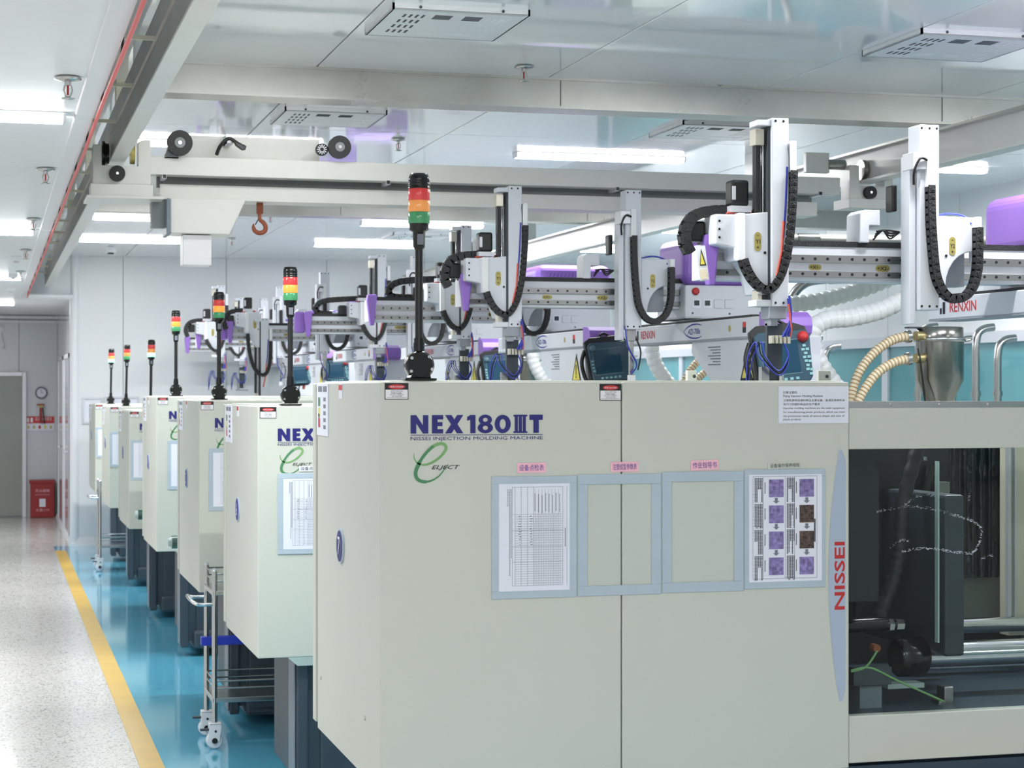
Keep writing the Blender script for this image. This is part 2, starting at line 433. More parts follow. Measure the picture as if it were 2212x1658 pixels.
def danger_label(x0, x1, z0, z1, Yp, par):
    o = B(x0, x1, Yp - .0012, Yp, z0, z1).build('warning_label', 'black', par)
    W = x1 - x0; H = z1 - z0; y = Yp - .0016
    MB().poly([(W * .03, H * .04), (W * .97, H * .04), (W * .97, H * .6), (W * .03, H * .6)], (x0, y, z0), UX, UZ).build('label_field', 'white', o)
    MB().poly(circle(W * .5, H * .78, W * .36, H * .14), (x0, y, z0), UX, UZ).build('label_oval', 'label_red', o)
    t = MB(); t.text('危険 DANGER', (x0 + W * .5, y - .0006, z0 + H * .72), UX, UZ, 1, width=W * .56, height=H * .11, align='CENTER'); t.build('label_word', 'white', o)
    t = MB(); t.text('請勿在"安全門"打開', (x0 + W * .5, y - .0006, z0 + H * .47), UX, UZ, 1, width=W * .5, height=H * .08, align='CENTER')
    t.text('時操作機器。', (x0 + W * .5, y - .0006, z0 + H * .35), UX, UZ, 1, width=W * .46, height=H * .08, align='CENTER')
    t.text('DO NOT OPERATE', (x0 + W * .5, y - .0006, z0 + H * .26), UX, UZ, 1, width=W * .58, height=H * .06, align='CENTER')
    t.text('THIS MACHINE', (x0 + W * .5, y - .0006, z0 + H * .17), UX, UZ, 1, width=W * .44, height=H * .06, align='CENTER')
    t.text('WITH GUARDS OPENED OR REMOVED', (x0 + W * .5, y - .0006, z0 + H * .09), UX, UZ, 1, width=W * .86, height=H * .05, align='CENTER')
    t.build('label_print', 'ink', o)
def logo(x0, zt, Yp, par, num='180', small=False, e=True):
    # heavy block lettering drawn as outlines, width .377 m, cap height .0505 m
    k = .377 / 945; y = Yp - .0012; o = (x0, y, zt - .0505); m = MB(); Hc = .0505
    cnt = [0]
    def P(pts): cnt[0] += 1; m.poly([((a - 755) * k, Hc * (1 - (b - 338) / 127)) for a, b in pts], (o[0], o[1] - .00001 * cnt[0], o[2]), UX, UZ)
    P([(755, 338), (795, 338), (795, 465), (755, 465)]); P([(795, 338), (842, 408), (842, 465), (795, 396)]); P([(842, 338), (880, 338), (880, 465), (842, 465)])
    P([(905, 338), (945, 338), (945, 465), (905, 465)]); P([(945, 338), (985, 338), (985, 368), (945, 368)]); P([(945, 387), (980, 387), (980, 415), (945, 415)]); P([(945, 435), (985, 435), (985, 465), (945, 465)])
    P([(998, 338), (1044, 338), (1128, 465), (1082, 465)]); P([(1084, 338), (1128, 338), (1044, 465), (998, 465)])
    if num:
        P([(1178, 338), (1215, 338), (1215, 465), (1178, 465)]); P([(1155, 352), (1178, 338), (1178, 372), (1155, 378)])
        def ringp(cx, cy, rx, ry, ix, iy, n=24):
            A = circle(cx, cy, rx, ry, n); I = circle(cx, cy, ix, iy, n)
            for i in range(n): P([A[i], A[(i + 1) % n], I[(i + 1) % n], I[i]])
        ringp(1285, 372, 48, 36, 17, 14); ringp(1285, 428, 55, 38, 19, 15)
        ringp(1410, 402, 58, 64, 22, 36)
        for xx in (1497, 1526, 1555): P([(xx, 338), (xx + 22, 338), (xx + 22, 465), (xx, 465)])
        P([(1487, 338), (1588, 338), (1588, 350), (1487, 350)]); P([(1487, 453), (1588, 453), (1588, 465), (1487, 465)])
        P([(1603, 338), (1700, 338), (1700, 374), (1603, 374)]); P([(1632, 374), (1671, 374), (1671, 465), (1632, 465)])
    P([(755, 474), (1700, 474), (1700, 478), (755, 478)])
    m.text('NISSEI INJECTION MOLDING MACHINE', (x0, y, zt - .0505 - .0215), UX, UZ, 1, width=.377, height=.0125)
    m.build('model_lettering', 'navy', par)
    pts = [(778, 600), (780, 632), (800, 664), (838, 680), (890, 672), (950, 638), (995, 592), (1006, 560), (990, 540), (958, 536), (905, 560), (845, 622), (804, 692), (790, 742), (806, 780), (850, 797), (905, 788), (955, 758), (995, 712), (1022, 678)]
    Q = [((a - 755) * k, (465 - b) * k) for a, b in pts]
    Q3 = [(p.x, p.y) for p in catmull([(a, b, 0) for a, b in Q], 5)]
    n = len(Q3); wd = [k * (4 + 18 * math.sin(math.pi * min(1, (i / n) * 1.02)) + (7 if .6 < i / n < .8 else 0)) for i in range(n)]
    h = int(n * .52)
    MB().ribbon(Q3[:h + 1], wd[:h + 1], o, UX, UZ).build('emblem_stroke', 'green_light', par)
    MB().ribbon(Q3[h:], wd[h:], o, UX, UZ).build('emblem_stroke', 'green_dark', par)
    MB().text('ELJECT', (x0 + (903 - 755) * k, y - .0006, zt - .0505 - (720 - 465) * k), UX, UZ, 1, width=.08, height=.014, bold=.005, shear=.35).build('emblem_lettering', 'black', par)

def machine(n, Yf, x0, zt, zb, lit, label):
    big = n == 7
    r = thing('injection_molding_machine', (x0 + 2.5, Yf + .6, 0), label, 'machine', 'injection molding machines in a row')
    xe = x0 + 1.39; xs_ = x0 + .69
    # housing shell
    B(x0 + .012, xe, Yf + .02, Yf + 1.12, zb, zt - .006).build('housing', 'cream2', r, bev=.004)
    lp = B(x0, xs_ - .0015, Yf, Yf + .02, zb, zt).build('front_panel', 'cream', r, bev=.004)
    B(xs_ + .0015, xe, Yf, Yf + .02, zb, zt).build('front_panel', 'cream', r, bev=.004)
    sp = B(x0, x0 + .012, Yf + .02, Yf + 1.06, zb, zt).build('side_panel', 'cream', r, bev=.004)
    B(x0 - .006, x0 + .012, Yf + 1.064, Yf + 1.12, zb + .02, zt - .002).build('corner_post', 'cream', r, bev=.004)
    B(x0 + .03, xe - .02, Yf + .05, Yf + 1.1, zt - .006, zt + .004).build('top_cover', 'cream', r, bev=.003)
    # bed and feet
    B(x0 + .26, x0 + 4.9, Yf + .05, Yf + 1.1, .13, zb).build('base', 'slate', r, bev=.01)
    sk = B(x0 + .24, x0 + 4.9, Yf + .02, Yf + 1.12, .05, .17).build('base_skirt', 'slate', r, bev=.02)
    B(x0 + .42, x0 + .62, Yf + .012, Yf + .02, .075, .145).build('pocket', 'black', sk, bev=.004)
    for fx in (x0 + .5, x0 + 2.0, x0 + 3.5, x0 + 4.7):
        for fy in (Yf + .1, Yf + 1.0): MB().lathe([(.085, 0), (.085, .03), (.04, .035), (.035, .055)], (fx, fy, 0), n=14).build('levelling_foot', 'black', r)
    MB().box(x0 + .16, x0 + .21, Yf + .03, Yf + .2, .06, zb).build('base_column', 'slate', r, bev=.008)
    B(x0 + .152, x0 + .158, Yf + .04, Yf + .19, .08, zb).build('column_cover', 'slate_light', r, bev=.002)
    B(x0 + .21, x0 + .26, Yf + .06, Yf + 1.0, .1, zb).build('base_end', 'slate', r)
    MB().prism([(x0 + .12, zb), (x0 + .16, zb - .035), (x0 + .62, zb - .035), (x0 + .62, zb)], 'y', Yf + .0, Yf + .5).build('drip_tray', 'tray_green', r)
    # safety gate and injection side
    zg = zt - .075
    B(xe, x0 + 4.9, Yf + 1.06, Yf + 1.12, zb - .05, zg).build('rear_cover', 'cream', r)
    B(x0 + 2.55, x0 + 4.9, Yf + .02, Yf + 1.06, zb - .05, zg - .12).build('injection_cover', 'cream', r, bev=.01)
    gt = MB(); x1 = x0 + 2.55; zgt = zg - .122; zgb = zb + .149
    gt.box(xe + .003, x1, Yf + .008, Yf + .05, zgt, zg); gt.box(xe + .003, x1, Yf + .008, Yf + .05, zb + .012, zgb); gt.box(x1 - .1, x1, Yf + .008, Yf + .05, zgb, zgt)
    g = gt.build('safety_gate', 'cream', r, bev=.003)
    B(xe + .003, x1 - .1, Yf + .022, Yf + .028, zgb, zgt).build('gate_glass', 'door_glass', g)
    tk = B(xe + .003, x0 + 4.5, Yf + .01, Yf + .06, zg, zg + .018).build('gate_track', 'steel', r)
    if big:
        b_ = MB()
        for i in range(6): b_.cyl((xe + .14 + i * .16, Yf + .01, zg + .009), (xe + .14 + i * .16, Yf + .005, zg + .009), .005, 8)
        b_.build('bolts', 'steel', tk, kind='stuff')
    B(xe, x1, Yf + .02, Yf + 1.06, zb - .08, zb + .0).build('bed', 'bed', r)
    # markings
    sw = MB(); hh = (zt - .20) - (zt - .93); zc = zt - .565
    pts = [(xe - .022, zt - .199), (xe - .032, zt - .196)] + [(xe - .066 + .034 * ((i - 10) / 10) ** 2 * 1.0, zt - .20 - hh * i / 20) for i in range(1, 20)] + [(xe - .03, zt - .932), (xe - .022, zt - .93), (xe - .012, zt - .9), (xe - .010, zt - .23)]
    sw.poly(pts, (0, Yf - .001, 0), UX, UZ); s_ = sw.build('side_emblem', 'swoosh', r)
    MB().text('NISSEI', (xe - .014, Yf - .0016, zt - .664), UZ, (-1, 0, 0), 1, width=.198, height=.033, bold=.02).build('brand_lettering', 'red', s_)
    logo(x0 + .08, zt - .092 if big or n < 5 else zt - .09, Yf, lp)
    danger_label(x0 + .008, x0 + .074, zt - .049, zt - .004, Yf, lp)
    if big: danger_label(x0 + .624, x0 + .688, zt - .053, zt - .006, Yf, lp)
    # left side: round number plaque, leaflet and tag
    yc = Yf + .62; zc2 = 1.27 if big else zb + .56
    pl = MB(); pl.cyl((x0, yc, zc2), (x0 - .006, yc, zc2), .054, 28); p_ = pl.build('number_plaque', 'frame_blue', r)
    MB().cyl((x0 - .006, yc, zc2), (x0 - .0075, yc, zc2), .047, 28).build('plaque_face', 'ink_blue' if not big else 'navy', p_)
    MB().text(str(n), (x0 - .009, yc, zc2 - .028), UYn, UZ, 1, height=.056, align='CENTER').build('plaque_number', 'white', p_)
    lf = B(x0 - .004, x0, Yf + .84, Yf + 1.05, zt - .17, zt - .005).build('safety_leaflet', 'paper', r)
    m_ = MB()
    for i in range(5):
        m_.box(x0 - .0048, x0 - .0042, Yf + .88, Yf + .92, zt - .06 - i * .022, zt - .048 - i * .022)
    m_.box(x0 - .0048, x0 - .0042, Yf + .86, Yf + .93, zt - .03, zt - .012); m_.box(x0 - .0048, x0 - .0042, Yf + .95, Yf + 1.02, zt - .03, zt - .012)
    m_.build('leaflet_print', 'ink_grey', lf)
    for zz, mm in ((-.062, 'green_dark'), (-.095, 'yellow_warn'), (-.13, 'label_red')):
        B(x0 - .0048, x0 - .0042, Yf + .985, Yf + 1.02, zt + zz - .014, zt + zz + .014).build('leaflet_picture', mm, lf)
    B(x0 - .0048, x0 - .0042, Yf + .995, Yf + 1.015, zt - .115, zt - .1).build('leaflet_picture', 'black', lf)
    tg = B(x0 - .002, x0, Yf + .6, Yf + .655, zt - .05, zt - .006).build('small_tag', 'paper', r)
    B(x0 - .0028, x0 - .002, Yf + .6, Yf + .655, zt - .024, zt - .008).build('tag_mark', 'label_red', tg)
    if big:
        for (px, py) in ((694, 1463), (789, 1550)):
            q = atx(px, py, x0); MB().cyl((x0, q[1], q[2]), (x0 - .004, q[1], q[2]), .007, 10).build('plug', 'cream2', r)
    if n in (5, 4):
        ym = Yf + 1.21; zm = zb + .165
        mo = MB().cyl((x0 - .03, ym, zm), (x0 + .2, ym, zm), .038, 16).build('rear_motor', 'green_bed', r)
        MB().lathe([(.03, 0), (.022, .02)], (x0 - .03, ym, zm), (-1, 0, 0), n=14).build('motor_cap', 'tray_green', mo)
        B(x0 + .02, x0 + .16, Yf + 1.12, ym, zm - .05, zm - .03).build('motor_bracket', 'green_bed', mo)
    return r, lp
ROOTS = {}
for a in MACH: ROOTS[a[0]] = machine(*a)

# things stuck on the nearest machine: paper strips, information card
R7, LP7 = ROOTS[7]; Y7 = 5.09
def F7(px, py): p = at(px, py, Y7); return (p[0], p[2])
for (x0, y0, x1, y1, s_, mm, im, rot) in ((1117, 999, 1179, 1021, '设备点检表', 'pink', 'ink_blue', .5), (1319, 997, 1379, 1019, '注塑成型参数表', 'pink', 'ink_blue', .5), (1492, 994, 1552, 1016, '作业指导书', 'pink', 'ink_blue', 1.5), (1658, 998, 1732, 1013, '设备操作保养规程', 'cream2', 'ink', 1)):
    a = F7(x0, y1); b = F7(x1, y0)
    c = math.cos(math.radians(rot)); s2 = math.sin(math.radians(rot)); u = (c, 0, s2); v = (-s2, 0, c)
    W = b[0] - a[0]; H = b[1] - a[1]; o = (a[0], Y7 - .0022, a[1])
    st = MB(); st.add([Vector(o) + Vector(u) * i + Vector(v) * j + Vector((0, d, 0)) for d in (0, .0016) for i, j in ((0, 0), (W, 0), (W, H), (0, H))], [(0, 1, 2, 3), (7, 6, 5, 4), (4, 5, 1, 0), (5, 6, 2, 1), (6, 7, 3, 2), (7, 4, 0, 3)])
    sp = st.build('paper_strip', mm, R7)
    MB().text(s_, Vector(o) + Vector(u) * (W * .07) + Vector(v) * (H * .2) + Vector((0, -.0006, 0)), u, v, 1, width=W * .86, height=H * .62).build('strip_lettering', im, sp)
a = F7(1681, 914); b = F7(1832, 834)
cdn = B(a[0], b[0], Y7 - .003, Y7 - .001, a[1], b[1]).build('information_card', 'paper', R7)
t = MB(); W = b[0] - a[0]; yy = Y7 - .0036
for py, s_, h, x1 in ((850, '日精注塑机', 5.5, 1721), (858.5, 'Rijing Injection Molding Machine', 6, 1776), (867, '注塑机是制造塑料制品主要设备，能满足各种形状', 5.5, 1824), (875.5, '和尺寸的塑料制品的生产需求', 5.5, 1770), (884.5, 'Injection molding machines are the main equipment', 6, 1824), (893, 'for manufacturing plastic products, which can meet', 6, 1824), (901.5, 'the production needs of various shapes and sizes of', 6, 1823), (909, 'plastic products', 6, 1729)):
    p = F7(1691, py); q = F7(x1, py - h); t.text(s_, (p[0], yy, p[1]), UX, UZ, 1, width=q[0] - p[0], height=q[1] - p[1])
t.build('card_print', 'ink', cdn)

# magnetic document frames (hang on the machines)
def doc_frame(x0, x1, z0, z1, Yp, kind, label, tilt=0., grp='document frames on the machine fronts', simple=False):
    r = thing('document_frame', ((x0 + x1) / 2, Yp, z0), label, 'document frame', grp)
    W = x1 - x0; H = z1 - z0; b = W * (.115 if kind == 'empty' else .085); y = Yp
    fr = MB()
    fr.box(x0, x1, y - .004, y - .0012, z1 - b, z1); fr.box(x0, x1, y - .004, y - .0012, z0, z0 + b); fr.box(x0, x0 + b, y - .004, y - .0012, z0 + b, z1 - b); fr.box(x1 - b, x1, y - .004, y - .0012, z0 + b, z1 - b)
    if kind == 'check': fr.build('frame', 'frame_blue', r, bev=.001, seg=1)
    else: fr.build('frame', 'frame_blue', r, bev=.001, seg=1)
    X0, X1, Z0, Z1 = x0 + b, x1 - b, z0 + b, z1 - b
    if kind == 'empty':
        B(X0, X1, y - .0024, y - .0018, Z0, Z1).build('clear_film', 'film', r)
    else:
        if kind == 'guide': X0 += -.008; X1 += .010; Z0 -= .002; Z1 += .006
        sh = B(X0, X1, y - .0046 if kind == 'guide' else y - .003, y - .0022, Z0, Z1).build('sheet', 'paper', r)
        yy = y - .0052 if kind == 'guide' else y - .0036; t = MB(); w = X1 - X0; h = Z1 - Z0
        def rect(a, b_, c, d): t.poly([(a * w, (1 - d) * h), (b_ * w, (1 - d) * h), (b_ * w, (1 - c) * h), (a * w, (1 - c) * h)], (X0, yy, Z0), UX, UZ)
        if kind == 'check':
            lw = .0035
            for xx in (.185, .225, .31, .4, .485): rect(xx, xx + lw, .03, .95)
            for i in range(17): rect(.485 + i * .0235, .4875 + i * .0235, .05 if i % 2 else .28, .95)
            for xx in (.9, .96): rect(xx, xx + lw, .03, .95)
            for i in range(30): rect(.225 if i else .185, .9, .285 + i * .0222, .2868 + i * .0222)
            for zz in (.03, .95, .435, .585, .73): rect(.185, .9, zz, zz + .0022)
            if not simple:
                for i in range(8):
                    yz = .09 + i % 3 * .01
                    for q in range(15): rect(.5 + i * .05, .513 + i * .05, yz + q * .0115, yz + q * .0115 + .007)
                for j, n_ in ((.12, 12), (.145, 60), (.165, 48)):
                    for q in range(n_): rect(j, j + .011, .05 + q * .0135, .05 + q * .0135 + .009)
                for q in range(16): rect(.93, .945, .42 + q * .011, .428 + q * .011)
                for j in (.27, .43):
                    for q in range(12): rect(j + random.uniform(0, .02), j + random.uniform(.025, .045), .3 + q * .024, .306 + q * .024)
            t.build('sheet_print', 'ink_grey', sh)
        else:
            for xx in (.05, .19, .49, .62, .93): rect(xx, xx + .003, .02, .97)
            for zz in (.015, .97): rect(.05, .93, zz, zz + .0025)
            for c_, n_ in ((.06, 5), (.5, 5)):
                for g_ in range(4):
                    for j in range(n_):
                        for q in range(random.choice((8, 16, 17, 17))):
                            rect(c_ + .015 + j * .023, c_ + .03 + j * .023, .03 + g_ * .243 + q * .0135, .04 + g_ * .243 + q * .0135)
            for q in range(18): rect(.89, .912, .42 + q * .012, .43 + q * .012)
            for c_ in (.23, .66):
                for g_ in range(4):
                    for q in range(9): rect(c_ - .02, c_ - .008, .07 + g_ * .243 + q * .012, .079 + g_ * .243 + q * .012)
            t.build('sheet_print', 'ink', sh)
            for c_ in (.27, .69):
                for g_ in range(4):
                    p = MB(); pz = .045 + g_ * .243
                    p.poly([(c_ * w, (1 - pz - .165) * h), ((c_ + .2) * w, (1 - pz - .165) * h), ((c_ + .2) * w, (1 - pz) * h), (c_ * w, (1 - pz) * h)], (X0, yy, Z0), UX, UZ)
                    p.build('sheet_picture', 'photo_dark' if c_ > .5 and g_ in (1, 2) else 'photo_violet', sh)
                    if g_ < 3:
                        q_ = MB(); ax = c_ + .1; az = pz + .172
                        q_.poly([((ax - .02) * w, (1 - az) * h), ((ax - .02) * w, (1 - az - .03) * h), ((ax - .045) * w, (1 - az - .03) * h), (ax * w, (1 - az - .055) * h), ((ax + .045) * w, (1 - az - .03) * h), ((ax + .02) * w, (1 - az - .03) * h), ((ax + .02) * w, (1 - az) * h)], (X0, yy, Z0), UX, UZ)
                        q_.build('sheet_arrow', 'ink_grey', sh)
    return r
doc_frame(1.336, 1.583, 1.165, 1.505, Y7, 'check', 'pale blue frame holding a gridded check sheet on the nearest machine')
doc_frame(1.586, 1.834, 1.166, 1.508, Y7, 'empty', 'empty pale blue frame crossed by the door seam of the nearest machine')
doc_frame(1.837, 2.085, 1.168, 1.512, Y7, 'empty', 'empty pale blue frame beside the illustrated sheet on the nearest machine')
doc_frame(2.088, 2.340, 1.172, 1.516, Y7, 'guide', 'pale blue frame with an illustrated instruction sheet on the nearest machine')
p = at(600, 1197, 7.6); q = at(600, 1022, 7.6)
doc_frame(p[0], p[0] + .25, p[2], q[2], 7.6, 'check', 'check sheet in a frame on the machine with plaque 6')
for n_, Yf, px, pb, pt, lb in ((5, 9.83, 451, 1103, 968, 'check sheet frame on the third machine from the camera'), (4, 12.45, 362, 1057, 951, 'check sheet frame on the fourth machine from the camera'), (3, 14.6, 282, 1037, 950, 'check sheet frame on the third machine from the back wall'), (2, 17.0, 237, 1008, 932, 'check sheet frame on the second machine from the back wall'), (1, 19.45, 207, 988, 922, 'check sheet frame on the machine next to the back wall')):
    p = at(px, pb, Yf); q = at(px, pt, Yf)
    doc_frame(p[0], p[0] + .26, p[2], q[2], Yf, 'check', lb, simple=True)
p = at(646, 1018, 7.6); st = B(p[0], p[0] + .1, 7.597, 7.599, p[2], p[2] + .022).build('paper_strip', 'paper', ROOTS[6][0])
MB().text('设备点检表', (p[0] + .006, 7.5965, p[2] + .005), UX, UZ, 1, width=.085, height=.014).build('strip_lettering', 'ink', st)

# inside of the nearest machine, seen through its gate
xe7 = 1.027 + 1.39
m_ = MB(); m_.box(xe7, 3.57, 6.1, 6.14, .64, 1.66); m_.build('mold_bay_back', 'interior', R7)
B(xe7, xe7 + .02, 5.14, 6.1, .64, 1.65).build('mold_bay_side', 'interior', R7)
B(xe7, at(1898, 0, 5.3)[0], 5.3, 6.05, 1.1, 1.66).build('toggle_cover', 'interior', R7)
B(at(1908, 0, 6.0)[0], at(2024, 0, 6.0)[0], 5.99, 6.01, at(1950, 1130, 6.0)[2], at(1950, 985, 6.0)[2]).build('pale_duct_panel', 'interior3', R7, bev=.006)
def inX(px, Y): return at(px, 0, Y)[0]
def inZ(px, py, Y): return at(px, py, Y)[2]
B(inX(1975, 5.5), inX(2018, 5.5), 5.3, 6.0, .92, 1.42).build('moving_platen', 'interior2', R7, bev=.01)
B(inX(2016, 5.25), inX(2019, 5.25), 5.22, 5.24, inZ(2018, 1385, 5.25), inZ(2018, 995, 5.25)).build('guard_edge', 'tray_green', R7)
B(inX(1840, 5.75), inX(2040, 5.75), 5.72, 5.74, 1.0, 1.55).build('die_plate', 'interior', R7)
# dark pleated curtain, pale cabinet wall and uprights behind the bars
m_ = MB(); x_ = inX(2030, 6.0); x2 = inX(2172, 6.0); n_ = 40; V = []
for i in range(n_ + 1):
    t_ = x_ + (x2 - x_) * i / n_; d_ = .012 * math.sin(i * 1.3) + .006 * math.sin(i * 2.9)
    V += [(t_, 5.98 + d_, inZ(2100, 1246, 6.0)), (t_, 5.98 + d_, 1.66)]
m_.add(V, [(2 * i, 2 * i + 2, 2 * i + 3, 2 * i + 1) for i in range(n_)], True); m_.build('black_curtain', 'curtain', R7)
B(inX(2018, 6.05), inX(2260, 6.05), 6.04, 6.06, .9, inZ(2100, 1243, 6.05)).build('pale_rear_panel', 'interior3', R7)
B(inX(2176, 5.85), inX(2330, 5.85), 5.84, 5.9, .9, 1.6).build('fixed_platen_cover', 'beige_body', R7)
m_ = MB(); m_.box(inX(2178, 5.82), inX(2184, 5.82), 5.82, 5.84, .95, 1.6); m_.box(inX(2192, 5.82), inX(2196, 5.82), 5.82, 5.84, .95, 1.6); m_.build('platen_trim', 'alu', R7)
# tie bars and their collars
for py, ph, px0, Y, rr in ((1350, 36, 2038, 5.8, .026), (1412, 62, 1996, 5.42, .043)):
    z_ = inZ(2100, py, Y); xx = inX(px0, Y)
    MB().cyl((xx, Y, z_), (3.5, Y, z_), rr, 28).build('tie_bar', 'chrome', R7)
    MB().lathe([(rr * 1.25, -.1), (rr * 1.45, -.09), (rr * 1.45, -.01), (rr * 1.2, 0)], (xx, Y, z_), (1, 0, 0), n=24).build('tie_bar_collar', 'gloss_black', R7)
m_ = MB(); z_ = inZ(1900, 1350, 5.4); xx = xe7
m_.cyl((xx, 5.4, z_), (inX(1912, 5.4), 5.4, z_ + .004), .022, 18); m_.cyl((inX(1912, 5.4), 5.4, z_), (inX(1935, 5.4), 5.4, z_), .016, 12); m_.build('hydraulic_cylinder', 'gloss_black', R7)
m_ = MB(); m_.cyl((inX(1918, 5.4), 5.4, z_), (inX(1928, 5.4), 5.4, z_), .02, 6, smooth=False); m_.cyl((inX(1934, 5.4), 5.4, z_), (inX(1950, 5.4), 5.4, z_), .018, 6, smooth=False); m_.build('cylinder_nut', 'steel', R7)
# black corrugated hose
pa = catmull([at(1985, 960, 5.45), at(1952, 1080, 5.45), at(1945, 1180, 5.45), at(1930, 1250, 5.45), at(1895, 1340, 5.45)], 16)
ra = [.021 + (.003 if i % 4 < 2 else 0) for i in range(len(pa))]
MB().tube(pa, .02, 12, ra).build('ribbed_hose', 'rubber', R7)
pa = catmull([at(2010, 1010, 5.7), at(1985, 1120, 5.7), at(1955, 1220, 5.7), at(1920, 1330, 5.7)], 8); MB().tube(pa, .016, 10).build('ribbed_hose', 'black', R7)
# lower bed, bracket, cables
B(xe7, 3.57, 5.14, 6.1, .64, inZ(2000, 1500, 5.4)).build('bed_plate', 'bed', R7)
B(inX(1912, 5.3), inX(1990, 5.3), 5.28, 5.34, inZ(1950, 1484, 5.3), inZ(1950, 1474, 5.3)).build('bed_rail', 'tray_green', R7)
B(inX(1848, 5.25), inX(1895, 5.25), 5.22, 5.4, .72, inZ(1870, 1478, 5.25)).build('bed_bracket', 'slate_light', R7)
B(inX(1838, 5.22), inX(1920, 5.22), 5.2, 5.24, .86, inZ(1870, 1440, 5.22)).build('bed_bracket', 'interior2', R7)
m_ = MB(); m_.box(inX(2018, 5.25), inX(2050, 5.25), 5.22, 5.27, inZ(2030, 1530, 5.25), inZ(2030, 1510, 5.25)); m_.box(inX(2030, 5.25), inX(2050, 5.25), 5.22, 5.27, inZ(2030, 1515, 5.25), inZ(2030, 1480, 5.25)); m_.build('limit_switch', 'rail_steel', R7, bev=.003)
for pts in ([(1838, 1450), (1870, 1440), (1895, 1405)], [(1838, 1448), (1880, 1442), (1940, 1470), (2040, 1515)]):
    MB().tube(catmull([at(a, b, 5.2) for a, b in pts], 6), .0035, 6).build('switch_cable', 'green_light', R7)
MB().cyl(at(1895, 1400, 5.24), (at(1895, 1400, 5.24)[0], 5.27, at(1895, 1400, 5.24)[2]), .012, 12).build('grease_fitting', 'rust', R7)
m_ = MB(); q = at(2040, 1275, 5.6); m_.box(q[0] - .02, q[0] + .02, 5.55, 5.65, q[2] - .12, q[2] + .02); m_.cyl((q[0] + .02, 5.6, q[2] - .02), (q[0] + .04, 5.6, q[2] - .02), .016, 10); m_.build('ejector_block', 'gloss_black', R7, bev=.004)
m_ = MB(); m_.box(inX(2020, 5.7), inX(2045, 5.7), 5.68, 5.72, inZ(2030, 1090, 5.7), inZ(2030, 1040, 5.7)); m_.box(inX(1995, 5.3), inX(1999, 5.3), 5.29, 5.3, inZ(2000, 994, 5.3), inZ(2000, 986, 5.3)); m_.build('cable_clip', 'interior3', R7)
# scuffs on the gate window
m_ = MB(); yy = 5.09 + .0215
def scuff(pts, w, n):
    P = catmull([at(a, b, yy) for a, b in pts], 10)
    for i in range(n):
        c = P[int(random.random() * (len(P) - 1))]; a_ = random.uniform(-.8, .8); L = random.uniform(.0015, .0045); ww = w * random.uniform(.3, 1.0)
        cx = c.x + random.uniform(-.003, .003); cz = c.z + random.uniform(-.0035, .0035); dx, dz = math.cos(a_) * L, math.sin(a_) * L; nx, nz = -math.sin(a_) * ww, math.cos(a_) * ww
        m_.add([(cx - dx, yy, cz - dz), (cx + nx, yy, cz + nz), (cx + dx, yy, cz + dz), (cx - nx, yy, cz - nz)], [(0, 1, 2, 3)])
scuff([(1896, 1104), (1960, 1094), (2010, 1098), (2060, 1112), (2100, 1124)], .0006, 90)
scuff([(2060, 1112), (2095, 1122), (2118, 1138), (2118, 1165), (2105, 1190), (2095, 1196)], .0012, 120)
scuff([(1950, 1190), (1990, 1184), (2030, 1186), (2060, 1192), (2100, 1194)], .0011, 120)
scuff([(1922, 1186), (1935, 1172), (1950, 1166), (1962, 1168)], .0006, 30)
scuff([(1955, 1090), (1968, 1080), (1990, 1070), (2020, 1070)], .0005, 40)
scuff([(2095, 1062), (2092, 1080)], .0006, 10); scuff([(2120, 1205), (2145, 1198)], .0007, 18)
o_ = m_.build('window_scuffs', 'scratch', R7, kind='stuff')
# sill and floor-level guard under the gate
m_ = MB(); m_.prism([(5.09 - .16, .50), (5.09, .56), (5.09, .60), (5.09 - .16, .54)], 'x', xe7 + .01, 4.9); m_.build('step_plate', 'steel', R7)
B(xe7, 4.9, 5.0, 5.09, .2, .5).build('lower_guard', 'green_bed', R7)

